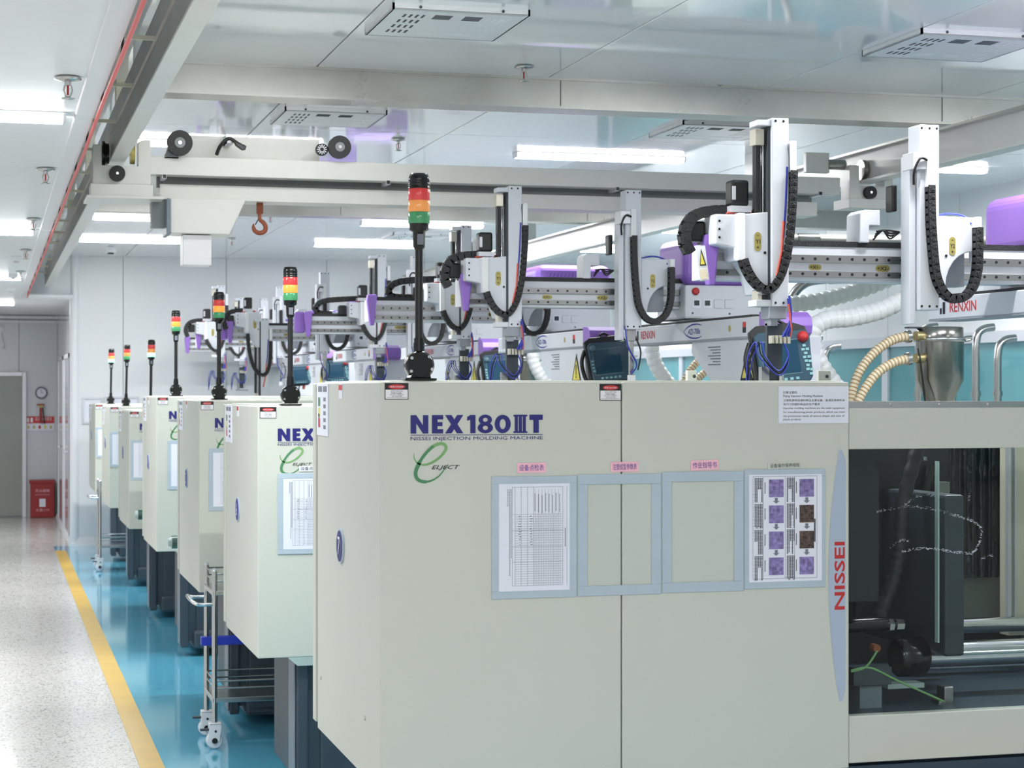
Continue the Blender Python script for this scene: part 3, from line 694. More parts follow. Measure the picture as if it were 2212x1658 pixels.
# ------------------------------------------------------------------ signal towers
def tower(n, px, pyb, pyt, Yp, zbase, lit, label, lean=0.):
    x = at(px, 0, Yp)[0]; ztop = at(px, pyt, Yp)[2]; H = ztop - zbase
    r = thing('signal_tower', (x, Yp, zbase), label, 'signal tower', 'signal towers on the machines')
    k = H / .579; L = lean
    def at_(h): return (x + L * h, Yp, zbase + h * k)
    ax = (L, 0, k)
    m_ = MB(); m_.box(x - .045 * k, x + .045 * k, Yp - .03, Yp + .03, zbase, zbase + .006); m_.prism([(x - .03 * k, zbase + .006), (x + .03 * k, zbase + .006), (x + .022 * k, zbase + .03 * k), (x - .022 * k, zbase + .03 * k)], 'y', Yp - .025, Yp + .025); m_.build('foot', 'gloss_black', r, bev=.002)
    m_ = MB(); zc = zbase + .042 * k; m_.lathe([(.034 * k, -.026), (.04 * k, -.02), (.04 * k, .02), (.034 * k, .026)], (x, Yp, zc), (0, 1, 0), n=28); m_.build('hinge', 'gloss_black', r)
    m_ = MB(); m_.cyl((x, Yp, zc), at_(.105), .016 * k, 16); m_.cyl(at_(.1), at_(.118), .0145 * k, 16); m_.build('clamp', 'gloss_black', r)
    m_ = MB()
    for a_ in (.8, 2.5, -.35, -2.6): m_.cyl((x + .033 * k * math.cos(a_), Yp - .026, zc + .033 * k * math.sin(a_)), (x + .033 * k * math.cos(a_), Yp - .03, zc + .033 * k * math.sin(a_)), .0045 * k, 8)
    m_.build('screws', 'chrome', r, kind='stuff')
    MB().cyl(at_(.1), at_(.385), .0112 * k, 16).build('pole', 'black', r)
    nk = MB().lathe([(.0115 * k, .365 * k), (.0165 * k, .372 * k), (.018 * k, .415 * k), (.027 * k, .42 * k), (.028 * k, .44 * k)], (x + L * .4 - .0, Yp, zbase), n=20).build('neck', 'gloss_black', r)
    MB().poly([(-.009 * k, .378 * k), (.009 * k, .378 * k), (.009 * k, .408 * k), (-.009 * k, .408 * k)], (x + L * .4, Yp - .019 * k, zbase), UX, UZ).build('rating_label', 'ink_grey', nk)
    z = .438; hh = .0325
    for nm, mm in (('green', 'lens_green'), ('amber', 'lens_amber'), ('red', 'lens_red')):
        if lit == nm: mm = mm + '_lit'
        if lit == 'amber0' and nm == 'amber': mm = 'lens_amber'
        rr = .0305 * k
        o = MB().lathe([(rr * .96, 0), (rr, .002), (rr, (hh - .003) * k), (rr * .96, (hh - .001) * k)], (x + L * z, Yp, zbase + z * k), n=24).build('lens', mm, r)
        o['label'] = '%s lens module' % nm
        z += hh
    rr = .0305 * k
    MB().lathe([(rr, 0), (rr, .006 * k), (rr * .94, .008 * k), (rr, .010 * k), (rr, .015 * k), (rr * .94, .017 * k), (rr, .019 * k), (rr * .97, .03 * k), (rr * .8, .042 * k), (rr * .3, .0435 * k)], (x + L * z, Yp, zbase + z * k), n=24).build('cap', 'gloss_black', r)
tower(7, 905, 822, 374, 5.16, 1.772, None, 'tallest signal tower with unlit lamps, on the nearest machine')
tower(6, 627, 878, 576, 7.66, 1.682, 'amber', 'signal tower on the machine with plaque 6, second nearest')
tower(5, 473, 862, 630, 9.95, 1.690, 'amber', 'signal tower glowing amber on the third machine from the camera')
tower(4, 380, 857, 670, 12.55, 1.697, 'amber', 'signal tower on the fourth machine, left of the amber glowing one')
tower(3, 325, 892, 733, 14.7, 1.579, 'green', 'signal tower glowing green, third from the left of the row', .015)
tower(2, 272, 880, 744, 17.1, 1.591, None, 'dark signal tower between the two glowing green', .02)
tower(1, 239, 873, 753, 19.55, 1.591, 'green', 'leftmost signal tower, farthest away, glowing green', .015)

# ------------------------------------------------------------------ ceiling lights
def light(x0, x1, Y, zc, label, grp, tm='tube'):
    r = thing('ceiling_light', ((x0 + x1) / 2, Y, zc), label, 'ceiling light', grp)
    B(x0 - .01, x1 + .01, Y - .05, Y + .05, zc - .006, zc).build('housing', 'white', r, bev=.003)
    m_ = MB(); m_.prism([(Y - .048, zc - .006), (Y - .034, zc - .034), (Y + .034, zc - .034), (Y + .048, zc - .006)], 'x', x0, x1)
    d_ = m_.build('diffuser', 'tube_edge', r)
    MB().add([(x0 + .004, Y - .034, zc - .0352), (x0 + .004, Y + .034, zc - .0352), (x1 - .004, Y + .034, zc - .0352), (x1 - .004, Y - .034, zc - .0352)], [(0, 1, 2, 3)]).build('light_panel', tm, d_)
    for a in (x0 - .01, x1): MB().prism([(Y - .05, zc - .004), (Y - .036, zc - .036), (Y + .036, zc - .036), (Y + .05, zc - .004)], 'x', a, a + .01).build('end_cap', 'white', r)
names = {6.2: 'nearest', 11.4: 'middle', 16.52: 'second farthest', 19.05: 'farthest'}
for Y in (1.0, 6.2, 8.8, 11.4, 16.52, 19.05):
    for x0, nm in ((.83, 'over the left ends of the machines'), (3.15, 'over the robots'), (5.3, 'beyond the right crane rail')):
        if Y == 8.8 and x0 > 1 or Y == 1.0 and 1 < x0 < 5: continue
        n_ = names.get(Y)
        if nm == 'over the left ends of the machines' and n_ not in ('second farthest', 'farthest'): n_ = None
        if nm == 'beyond the right crane rail': n_ = None
        if n_ is None: light(x0, x0 + 1.1, Y, ZC, 'white ceiling light strip outside the view or hidden by beams', 'hidden ceiling lights', 'tube_dim' if Y == 8.8 else 'tube')
        else: light(x0, x0 + 1.1, Y, ZC, 'white ceiling light strip %s, %s one' % (nm, n_), 'ceiling light strips')
for Y, nm in ((-3.3 + 1.4, None), (2.0, None), (7.1, 'nearest of four'), (12.35, 'second of four'), (17.5, 'third of four'), (22.85, 'farthest of four')):
    if nm: light(-.85, .25, Y, ZL, 'white light strip on the low corridor ceiling, %s' % nm, 'corridor light strips')
    else: light(-.85, .25, Y, ZL, 'white ceiling light strip outside the view or hidden by beams', 'hidden ceiling lights')

# ------------------------------------------------------------------ ceiling air plates
def vent(x0, x1, y0, y1, label):
    r = thing('ceiling_air_plate', ((x0 + x1) / 2, (y0 + y1) / 2, ZC), label, 'air vent', 'ceiling air plates')
    z = ZC - .024; B(x0, x1, y0, y1, z, z + .006).build('plate', 'ceil_plate', r, bev=.002)
    m_ = MB(); m_.box(x0, x1, y0, y0 + .008, z, ZC); m_.box(x0, x1, y1 - .008, y1, z, ZC); m_.box(x0, x0 + .008, y0, y1, z, ZC); m_.box(x1 - .008, x1, y0, y1, z, ZC); m_.build('rim', 'ceil_plate', r)
    W = x1 - x0; D = y1 - y0; m_ = MB()
    for cx in (.12,):
        for i in range(4):
            for j in range(4): m_.box(x0 + W * (cx + i * .045), x0 + W * (cx + i * .045) + .009, y0 + D * (.16 + j * .19), y0 + D * (.16 + j * .19) + .055, z - .0012, z)
    for cx in (.34, .56):
        for j in range(5):
            for yy in (.14,): m_.box(x0 + W * cx, x0 + W * (cx + .13), y0 + D * yy + j * .017, y0 + D * yy + j * .017 + .008, z - .0012, z)
    m_.build('slots', 'slot', r, kind='stuff')
    m_ = MB()
    for i in range(4):
        for j in range(4): m_.box(x0 + W * (.72 + i * .05), x0 + W * (.72 + i * .05) + .016, y0 + D * (.16 + j * .19), y0 + D * (.16 + j * .19) + .06, z - .0012, z)
    for cx in (.34, .56): m_.box(x0 + W * cx, x0 + W * (cx + .13), y0 + D * .74, y0 + D * .74 + .06, z - .0012, z)
    m_.build('lit_slots', 'white', r, kind='stuff')  # open slots catching the light, painted white
    m_ = MB()
    for cx in (.2, .8): m_.cyl((x0 + W * cx, y0 - .004, z + .012), (x0 + W * cx, y0, z + .012), .006, 8)
    m_.build('screws', 'slot', r, kind='stuff')
vent(1.475, 2.02, 7.1, 7.66, 'white slotted air plate in the ceiling, left of the nearer pair')
vent(3.66, 4.24, 7.03, 7.58, 'white slotted air plate in the ceiling, right of the nearer pair')
vent(1.475, 2.02, 9.86, 10.4, 'white slotted air plate in the ceiling behind the grey beam, left one')
vent(3.66, 4.24, 9.8, 10.36, 'white slotted air plate in the ceiling behind the grey beam, right one')
vent(3.66, 4.24, 17.6, 18.15, 'white slotted air plate between the two far light strips')

# ------------------------------------------------------------------ sprinklers
def sprinkler(x, Y, z, label, box=False):
    r = thing('sprinkler', (x, Y, z), label, 'sprinkler', 'ceiling sprinklers')
    MB().lathe([(.03, 0), (.042, -.004), (.044, -.01), (.02, -.016)], (x, Y, z), n=20).build('rosette', 'steel' if not box else 'white', r)
    m_ = MB(); m_.cyl((x, Y, z - .01), (x, Y, z - .03), .011, 10)
    for s_ in (-1, 1): m_.tube([(x + s_ * .01, Y, z - .03), (x + s_ * .014, Y, z - .045), (x + s_ * .008, Y, z - .062), (x, Y, z - .068)], .003, 6)
    m_.build('frame', 'steel', r)
    MB().cyl((x, Y, z - .03), (x, Y, z - .06), .0035, 8).build('bulb', 'red', r)
    m_ = MB(); m_.lathe([(.006, -.066), (.021, -.07), (.021, -.073), (.004, -.075)], (x, Y, z), n=14); m_.build('deflector', 'steel', r)
for i, (x, Y, nm) in enumerate(((2.34, 8.33, 'in front of the grey beam'), (2.31, 10.96, 'behind the grey beam, above the crane'), (2.27, 16.0, 'right of the crane hook'), (2.27, 18.68, 'below the crane hoist box'))): sprinkler(x, Y, ZC, 'small steel ceiling sprinkler %s' % nm)
for i, (Y, nm) in enumerate(((6.25, 'nearest'), (8.87, 'second'), (11.5, 'third'), (14.1, 'fourth'), (16.7, 'fifth'))): sprinkler(.236, Y, ZL, 'small steel sprinkler on the low corridor ceiling, %s from the camera' % nm)
for Y, nm in ((14.9, 'nearest'), (17.2, 'middle'), (19.5, 'farthest')):
    r = thing('smoke_detector', (.18, Y, ZL), 'small white box on the corridor ceiling, %s of three' % nm, 'detector', 'white ceiling boxes')
    B(.14, .22, Y - .05, Y + .05, ZL - .035, ZL).build('body', 'white', r, bev=.006); MB().cyl((.18, Y, ZL - .035), (.18, Y, ZL - .048), .02, 12).build('sensor', 'alu', r)
r = thing('smoke_detector', (1.22, 20.6, ZC), 'pale round detector on the ceiling near the back wall', 'detector')
MB().lathe([(.07, 0), (.07, -.015), (.05, -.03)], (1.22, 20.6, ZC), n=18).build('body', 'cap_white', r); MB().lathe([(.035, -.03), (.03, -.045)], (1.22, 20.6, ZC), n=14).build('sensor', 'slot', r)

# ------------------------------------------------------------------ crane runways
HB = CAMH + 1.12
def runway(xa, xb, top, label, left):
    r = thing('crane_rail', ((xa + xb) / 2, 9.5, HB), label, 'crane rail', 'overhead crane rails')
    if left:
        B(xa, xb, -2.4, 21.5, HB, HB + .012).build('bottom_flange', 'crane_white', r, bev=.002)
        m_ = MB(); m_.prism([(xa + .002, HB + .012), (xb - .002, HB + .012), (xb - .002, top), (xa + .002, top), (xa + .002, HB + .13), (xa - .006, HB + .125), (xa - .006, HB + .118), (xa + .002, HB + .113)], 'y', -2.4, 21.5); m_.build('web', 'web_shade_pipe_steel', r)
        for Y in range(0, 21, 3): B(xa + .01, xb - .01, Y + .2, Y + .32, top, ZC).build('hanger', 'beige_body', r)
    else:
        xm = (xa + xb) / 2
        B(xa, xb, -2.4, 21.5, HB, HB + .012).build('bottom_flange', 'crane_white', r)
        B(xm - .006, xm + .006, -2.4, 21.5, HB + .012, top - .012).build('web', 'crane_white', r)
        B(xa, xb, -2.4, 21.5, top - .012, top).build('top_flange', 'beam_steel', r)
        for Y in (1.2, 6.0, 10.9, 16.2):
            m_ = MB(); m_.box(xm - .05, xm + .05, Y, Y + .22, top, ZC); m_.build('hanger', 'crane_white', r, bev=.004)
    return r
XL0, XL1 = .562, .638
runway(XL0, XL1, CAMH + 1.344, 'left overhead crane rail beside the corridor ceiling, grey shaded side and white underside', True)
runway(4.565, 4.665, CAMH + 1.30, 'right overhead crane rail, white, hung from short ceiling posts', False)
B(4.44, 4.60, 21.38, 21.6, 0, HB).build('trim_12', 'wall', kind='structure')
# conductor cable with brackets
r = thing('conductor_cable', (.37, 9.5, 2.72), 'red conductor cable along the corridor ceiling edge', 'cable')
MB().tube([(.368, y_, 2.724 + .004 * math.sin(y_ * 2.1)) for y_ in [i * .5 - 2.4 for i in range(48)]], .0075, 8).build('cable', 'pvc_red', r)
for i in range(20):
    Y = .3 + i * 1.08
    B(.362, XL0 - .008, Y, Y + .012, 2.975, 2.99).build('bracket', 'beige_body', r)
    MB().tube(catmull([(.366, Y, 2.975), (.374, Y + .01, 2.8), (.37, Y, 2.728)], 4), .005, 6).build('cable_hook', 'black', r)

# ------------------------------------------------------------------ overhead crane
YK = 9.46
cr = thing('overhead_crane', (2.5, YK, HB), 'white overhead bridge crane spanning the bay, with hoist and wheels', 'crane')
def K(px, py, Y=YK): p = at(px, py, Y); return p[0], p[2]
x0, za = K(322, 336); x1, zb = K(1815, 376); zg0 = K(322, 376)[1]
B(x0, x1, YK, YK + .1, zg0, za).build('girder', 'crane_white', cr, bev=.003)
m_ = MB(); zl0, zl1 = K(400, 427)[1], K(400, 395)[1]
m_.prism([(x0 + .03, zl0), (x1 - .1, zl0), (x1 - .1, zl0 + .02), (x0 + .07, zl0 + .02)], 'y', YK + .08, YK + .26)
m_.box(x0 + .06, x1 - .1, YK + .08, YK + .09, zl0 + .02, zl1); m_.build('hoist_beam_flange', 'crane_white', cr)
B(x0 + .05, x1 - .1, YK + .15, YK + .19, zl1 - .01, zg0 + .03).build('hoist_beam_web', 'crane_grey', cr)  # shade of the recess is put into the web's grey
B(x0 + .05, x1 - .1, YK + .1, YK + .26, zg0 + .03, zg0 + .045).build('hoist_beam_top', 'crane_white', cr)
for px, py in ((355, 381), (838, 394), (1333, 408), (1771, 418)):
    x, z = K(px, py); s_ = .0105
    m_ = MB(); m_.box(x - s_, x + s_, YK - .01, YK + .12, z - s_, z + s_); o = m_.build('square_tube', 'alu', cr); B(x - s_ * .8, x + s_ * .8, YK - .0115, YK - .009, z - s_ * .8, z + s_ * .8).build('tube_mouth', 'black', o)
# left end carriage: straddles the rail from below
xa, zt_ = K(200, 308); xb = K(325, 300)[0]; zo = K(240, 358)[1]; zbm = K(240, 398)[1]
m_ = MB(); m_.prism([(xa, zbm), (xb, zbm), (xb, zt_ + .02), (xb - .03, zt_ + .02), (xb - .06, zo + .12), (xb - .06, zo), (XL0 - .045, zo), (XL0 - .045, zt_ - .01), (xa, zt_ - .01)], 'y', YK - .02, YK + .09); m_.build('end_carriage', 'crane_white', cr, bev=.003)
m_ = MB(); zc_ = K(240, 424)[1]; m_.box(xa - .01, xb + .01, YK - .03, YK + .16, zc_, zbm); m_.box(xa - .03, xb + .06, YK - .05, YK + .3, zc_ - .012, zc_); m_.build('carriage_tray', 'crane_white', cr, bev=.002)
for px, py, rr in ((388, 309, .062), (733, 318, .057)):
    x, z = K(px, py, YK - .03); w_ = MB(); w_.lathe([(rr, -.02), (rr, .015)], (x, YK - .03, z), (0, 1, 0), n=32); o = w_.build('wheel', 'rubber', cr)
    MB().lathe([(rr * .42, -.024), (rr * .42, -.02)], (x, YK - .03, z), (0, 1, 0), n=20).build('wheel_hub', 'crane_grey', o); MB().cyl((x, YK - .056, z), (x, YK - .05, z), rr * .16, 6, smooth=False).build('wheel_nut', 'steel', o)
for px, py, rr in ((253, 375, .038), (1878, 416, .034)):
    x, z = K(px, py, YK - .03); w_ = MB(); w_.lathe([(rr, -.02), (rr, .015)], (x, YK - .035, z), (0, 1, 0), n=28); o = w_.build('guide_roller', 'rubber', cr)
    MB().cyl((x, YK - .058, z), (x, YK - .05, z), .007, 10).build('roller_pin', 'steel', o)
MB().lathe([(.06, -.015), (.06, .0), (.05, .004), (.05, .02)], (XL0 - .028, YK + .035, K(235, 330)[1]), (1, 0, 0), n=26).build('rail_wheel', 'gloss_black', cr)
MB().lathe([(.05, -.012), (.05, .01)], (XL1 + .03, YK + .035, HB + .03), (1, 0, 0), n=20).build('rail_wheel', 'gold', cr)
# side plate of the hoist trolley above the girder
xp0, zp1 = K(372, 291, YK + .12); xp1 = K(690, 0, YK + .12)[0]; zp0 = za - .01
B(xp0, xp1, YK + .11, YK + .125, zp0, zp1).build('trolley_plate', 'crane_white', cr, bev=.002)
m_ = MB(); m_.prism([(xp0 - .05, zp0), (xp0 + .02, zp0), (xp0 + .02, zp1), (xp0, zp1)], 'y', YK + .0, YK + .11); m_.build('trolley_bracket', 'crane_grey', cr)
x, z = K(695, 323, YK - .02)
g_ = MB(); g_.lathe([(.032, -.006), (.032, .012)], (x, YK - .02, z), (0, 1, 0), n=20); o = g_.build('pinion', 'gloss_black', cr)
t_ = MB()
for i in range(12):
    a = i * math.pi / 6; t_.prism([(x + .01 * math.cos(a - .2), z + .01 * math.sin(a - .2)), (x + .025 * math.cos(a - .08), z + .025 * math.sin(a - .08)), (x + .025 * math.cos(a + .08), z + .025 * math.sin(a + .08)), (x + .01 * math.cos(a + .2), z + .01 * math.sin(a + .2))], 'y', YK - .03, YK - .026)
t_.build('pinion_teeth', 'alu', o)
x, z = K(492, 308); m_ = MB(); m_.box(x - .012, x - .006, YK - .03, YK + .1, z - .005, z + .04); m_.box(x - .012, x + .025, YK - .03, YK + .1, z - .005, z + .002); m_.build('cable_bracket', 'alu', cr)
MB().tube(catmull([K(467, 335)[0:1] + (YK - .012, K(467, 335)[1]), (K(475, 318)[0], YK - .03, K(475, 316)[1]), (x, YK - .04, z + .015), (K(512, 316)[0], YK - .05, K(512, 313)[1]), (K(528, 322)[0], YK - .05, K(528, 322)[1])], 6), .009, 8).build('cable_loop', 'black', cr)
x, z = K(515, 316); m_ = MB(); m_.prism([(x - .03, z + .018), (x + .028, z + .0), (x + .03, z - .022), (x + .012, z - .026), (x - .02, z - .004)], 'y', YK - .06, YK - .035); m_.build('plug', 'gloss_black', cr, bev=.004)
# hanging electric box, hoist body
def boxpx(px0, px1, py0, py1, Y, d, name, mm, par=cr, bev=.004):
    a = at(px0, py1, Y); b = at(px1, py0, Y); return B(a[0], b[0], Y, Y + d, a[2], b[2]).build(name, mm, par, bev=bev)
boxpx(327, 364, 428, 490, YK + .1, .1, 'motor_box', 'crane_grey')
a = [at(px, py, YK + .02) for px, py in ((368, 503), (496, 506), (532, 430), (368, 428))]
m_ = MB(); m_.prism([(p[0], p[2]) for p in a], 'y', YK + .02, YK + .24); m_.build('hoist_body', 'crane_white', cr, bev=.004)
boxpx(360, 369, 428, 506, YK + .0, .24, 'hoist_end_plate', 'slate_light'); boxpx(395, 457, 508, 572, YK + .05, .14, 'hoist_chain_bag', 'cap_white')
x, z = K(561, 430, YK + .17); m_ = MB(); m_.box(x - .016, x + .016, YK + .155, YK + .185, z - .075, z); m_.cyl((x, YK + .17, z - .07), (x, YK + .17, z - .1), .01, 10); hb = m_.build('hook_block', 'rust', cr, bev=.005)
hp = [(x, z - .09), (x + .002, z - .105), (x + .018, z - .118), (x + .03, z - .14), (x + .024, z - .163), (x, z - .172), (x - .024, z - .162), (x - .032, z - .14), (x - .03, z - .125)]
P = catmull([(a_, YK + .17, b_) for a_, b_ in hp], 6); n_ = len(P); MB().tube(P, .01, 10, [.0085 + .004 * math.sin(math.pi * i / n_) - (.007 * max(0, i / n_ - .8) / .2) for i in range(n_)]).build('hook', 'rust', cr)
MB().cyl((x - .006, YK + .17, z - .1), (x - .022, YK + .17, z - .13), .003, 6).build('hook_latch', 'slot', cr)
MB().cyl((x, YK + .17, z), (x, YK + .17, zl0 + .02), .006, 8).build('hoist_rope', 'slot', cr)
# right end carriage
xa, zt_ = K(1832, 357); xb, zbm = K(1925, 432); zo = K(1870, 402)[1]
m_ = MB(); m_.prism([(xa, zbm), (xb, zbm), (xb, K(1925, 388)[1]), (xb - .05, K(1900, 388)[1]), (xb - .05, zo), (K(1853, 0)[0], zo), (K(1853, 0)[0], zt_), (xa, zt_)], 'y', YK - .02, YK + .09); m_.build('end_carriage', 'crane_white', cr, bev=.003)
m_ = MB(); m_.box(xa - .01, xb, YK - .03, YK + .16, K(1870, 450)[1], zbm); m_.build('carriage_tray', 'crane_white', cr)
MB().lathe([(.055, -.015), (.055, .01)], (4.588, YK + .03, HB + .07), (1, 0, 0), n=22).build('rail_wheel', 'brushed', cr)
boxpx(1742, 1792, 330, 372, YK + .04, .04, 'stop_post', 'crane_white')
m_ = MB(); x, z = K(1788, 355, YK + .05); m_.cyl((x, YK + .05, z), (x + .1, YK + .05, z), .028, 16); m_.build('drive_motor', 'brushed', cr)

# ------------------------------------------------------------------ take-out robots
LINK = {}
def chain(path, par, Y, w_, dep, name='cable_chain', sep=False, wire=None):
    P = resample(catmull([(p[0], Y, p[1]) for p in path], 10), w_ * .9)
    core = MB(); core.tube(P[::2] + ([P[-1]] if len(P) % 2 == 0 else []), w_ * .28, 6); root = core.build(name, wire or 'chain', par)
    key = (round(w_, 4), dep)
    if key not in LINK:
        m_ = MB(); l = w_ * .5; h = w_ * .5; d = dep / 2
        m_.prism([(-l, -h * .9), (l * .9, -h * .9), (l * 1.02, 0), (l * .9, h * .9), (-l, h * .9)], 'y', -d, -d * .62); m_.prism([(-l, -h * .9), (l * .9, -h * .9), (l * 1.02, 0), (l * .9, h * .9), (-l, h * .9)], 'y', d * .62, d)
        m_.box(-l * .62, l * .62, -d * .7, d * .7, h * .72, h); m_.box(-l * .62, l * .62, -d * .7, d * .7, -h, -h * .72)
        m_.box(-l * .35, l * .35, -d * 1.06, -d, -h * .35, h * .35)
        me = m_.mesh('link', (0, 0, 0)); me.materials.append(M['chain']); LINK[key] = (me, m_)
    me, src = LINK[key]; org = wloc(root)
    joined = MB()
    for a, b in zip(P, P[1:]):
        c = (a + b) / 2; ang = math.atan2(b.z - a.z, b.x - a.x)
        if sep:
            o = bpy.data.objects.new('link', me); COL.objects.link(o); o.parent = root; o.location = c - org; o.rotation_euler = (0, -ang, 0)
        else:
            ca, sa = math.cos(ang), math.sin(ang)
            joined.add([(c.x + v[0] * ca - v[2] * sa, c.y + v[1], c.z + v[0] * sa + v[2] * ca) for v in src.v], src.f)
    if not sep: joined.build('links', 'chain', root)
    return root
def pill(cx, cz, Y, w_, h_, txt, par, vert=False):
    n = 10; r_ = min(w_, h_) / 2; pts = []
    if w_ > h_:
        pts = [(cx + w_ / 2 - r_ + r_ * math.cos(a), cz + r_ * math.sin(a)) for a in [(-.5 + i / n) * math.pi for i in range(n + 1)]] + [(cx - w_ / 2 + r_ + r_ * math.cos(a), cz + r_ * math.sin(a)) for a in [(.5 + i / n) * math.pi for i in range(n + 1)]]
    else:
        pts = [(cx + r_ * math.cos(a), cz + h_ / 2 - r_ + r_ * math.sin(a)) for a in [i / n * math.pi for i in range(n + 1)]] + [(cx + r_ * math.cos(a), cz - h_ / 2 + r_ + r_ * math.sin(a)) for a in [(1 + i / n) * math.pi for i in range(n + 1)]]
    o = MB().prism(pts, 'y', Y - .0015, Y).build('axis_label', 'gold', par)
    t = MB(); y = Y - .0022
    if vert:
        t.text(txt, (cx, y, cz - h_ * .1), UX, UZ, 1, width=w_ * .72, height=h_ * .22, align='CENTER', bold=.02); t.box(cx - w_ * .2, cx + w_ * .2, y, y + .0004, cz - h_ * .3 - .001, cz - h_ * .3 + .001); t.box(cx - .001, cx + .001, y, y + .0004, cz - h_ * .3 - w_ * .2, cz - h_ * .3 + w_ * .2)
        t.box(cx - w_ * .15, cx + w_ * .15, y, y + .0004, cz + h_ * .33 - .001, cz + h_ * .33 + .001)
    else: t.text('+' + txt + '-', (cx, y, cz - h_ * .3), UX, UZ, 1, width=w_ * .8, height=h_ * .58, align='CENTER', bold=.02)
    t.build('axis_letters', 'ink', o)
ZB0, ZB1 = 2.152, 2.284
def robot(n, Yf, Xz, xl, c1, c2, L, label, d1=0., dz=0., sep=False, arm1=True, wire='blue_tube'):
    Yr = Yf + 1.5
    r = thing('take_out_robot', (Xz + .1, Yf + 1.2, 1.7), label, 'robot', 'take-out robots over the machines')
    # fixed traverse beam running away from the aisle, end cap, riser
    zb = B(Xz, Xz + .15, Yf + .36, Yf + 2.22, 1.985 + dz, 2.075 + dz).build('traverse_beam', 'robot_white', r, bev=.004)
    B(Xz + .02, Xz + .13, Yf + .5, Yf + 2.2, 2.075 + dz, 2.088 + dz).build('beam_cover', 'chain', zb)
    B(Xz + .0, Xz + .15, Yf + .36, Yf + 2.22, 1.978 + dz, 1.985 + dz).build('beam_lip', 'robot_grey', zb)
    m_ = MB(); pr = [(Xz - .005, 1.975 + dz), (Xz + .2, 1.975 + dz)] + [(Xz + .2, 1.985 + dz + .02 * i) for i in range(5)] + [(Xz + .19, 2.09 + dz), (Xz + .01, 2.09 + dz)]
    m_ = MB(); prof = [(Yf + .36, 1.975 + dz), (Yf + .27, 1.975 + dz), (Yf + .235, 1.995 + dz), (Yf + .225, 2.03 + dz), (Yf + .24, 2.07 + dz), (Yf + .28, 2.092 + dz), (Yf + .36, 2.095 + dz)]
    m_.prism(prof, 'x', Xz - .004, Xz + .2); m_.build('end_cap', 'purple', r, bev=.004)
    t = MB(); t.text('RENXIN', (Xz - .0012, Yf + 1.98 + dz, 2.01 + dz), UYn, UZ, 1, width=.22, height=.042, bold=.01); t.build('brand_lettering', 'label_red', zb)
    m_ = MB(); m_.box(Xz - .0015, Xz, Yf + 2.02 + dz, Yf + 2.04 + dz, 2.005 + dz, 2.055 + dz); m_.box(Xz - .0015, Xz, Yf + 2.05 + dz, Yf + 2.065 + dz, 2.005 + dz, 2.03 + dz); m_.build('brand_mark', 'ink', zb)
    lg = MB(); o = (Xz - .0012, Yf + 1.2, 2.03 + dz)
    P1 = [(a[0], a[1]) for a in [(-.13, 0), (-.09, .018), (-.02, .032), (.06, .034), (.12, .026)]]
    for sg in (1, -1): lg.ribbon([(p.x, p.y) for p in catmull([(a, b * sg, 0) for a, b in P1], 5)], [.001 + .006 * math.sin(math.pi * (i + 1) / 22) for i in range(21)], o, UYn, UZ)
    lg.text('AZI-700s', (Xz - .0014, Yf + 1.27, 2.015 + dz), UYn, UZ, 1, width=.17, height=.028, bold=.005); lg.build('model_emblem', 'ink_blue', zb)
    pm = MB(); pm.cyl((Xz - .001, Yf + .72, 2.03 + dz), (Xz, Yf + .72, 2.03 + dz), .016, 14); pm.build('axis_label', 'gold', zb)
    m_ = MB(); m_.box(Xz - .001, Xz, Yf + .52, Yf + .56, 2.03 + dz, 2.055 + dz); m_.build('contact_label', 'label_red', zb); B(Xz - .001, Xz, Yf + .52, Yf + .56, 2.005 + dz, 2.03 + dz).build('contact_label', 'ink', zb)
    rs = MB(); rs.prism([(Yf + .36, 1.985 + dz), (Yf + 1.25, 1.985 + dz), (Yf + 1.25, 1.92 + dz), (Yf + .82, 1.70), (Yf + .36, 1.66)], 'x', Xz + .01, Xz + .3); rz = rs.build('riser', 'robot_white', r, bev=.004)
    ty = Yf + .52; xx = Xz + .009
    MB().poly([(-.095, 0), (.095, 0), (0, .175)], (xx - .001, ty, 1.775), UYn, UZ).build('warning_triangle', 'ink', rz); MB().poly([(-.066, .022), (.066, .022), (0, .14)], (xx - .002, ty, 1.775), UYn, UZ).build('warning_field', 'yellow_warn', rz)
    m_ = MB(); m_.poly([(-.006, .05), (.006, .05), (.009, .11), (-.009, .11)], (xx - .003, ty, 1.775), UYn, UZ); m_.poly(circle(0, .038, .009, .007, 10), (xx - .003, ty, 1.775), UYn, UZ); m_.build('warning_mark', 'ink', rz)
    m_ = MB()
    for i in range(7): m_.box(xx - .0012, xx, Yf + .86, Yf + 1.02 - .03 * (i % 3), 1.945 - i * .014, 1.95 - i * .014)
    m_.build('riser_print', 'ink_grey', rz)
    m_ = MB(); m_.box(Xz + .02, Xz + .3, Yf + .4, Yf + 1.0, ROOTS_T[n] - .1, 1.72); m_.build('mounting_plate', 'robot_grey', r)
    # drive cover with purple lid
    cx0, cx1, cy0, cy1 = Xz + .04, Xz + .52, Yf + 1.42, Yf + 1.84
    cv = B(cx0, cx1, cy0, cy1, 2.10, 2.272).build('drive_cover', 'robot_white', r, bev=.012)
    ld = B(cx0 - .004, cx1 + .004, cy0 - .004, cy1 + .004, 2.272, 2.515).build('lid', 'purple', r, bev=.055, seg=5)
    m_ = MB()
    for row in (2.30, 2.395):
        for i in range(12):
            x = cx0 + .055 + i * .024; m_.prism([(x, row), (x + .007, row), (x + .032, row + .065), (x + .025, row + .065)], 'y', cy0 - .0052, cy0 - .002)
    m_.build('vent_slots', 'purple_dark' if n < 6 else 'black', ld, kind='stuff')
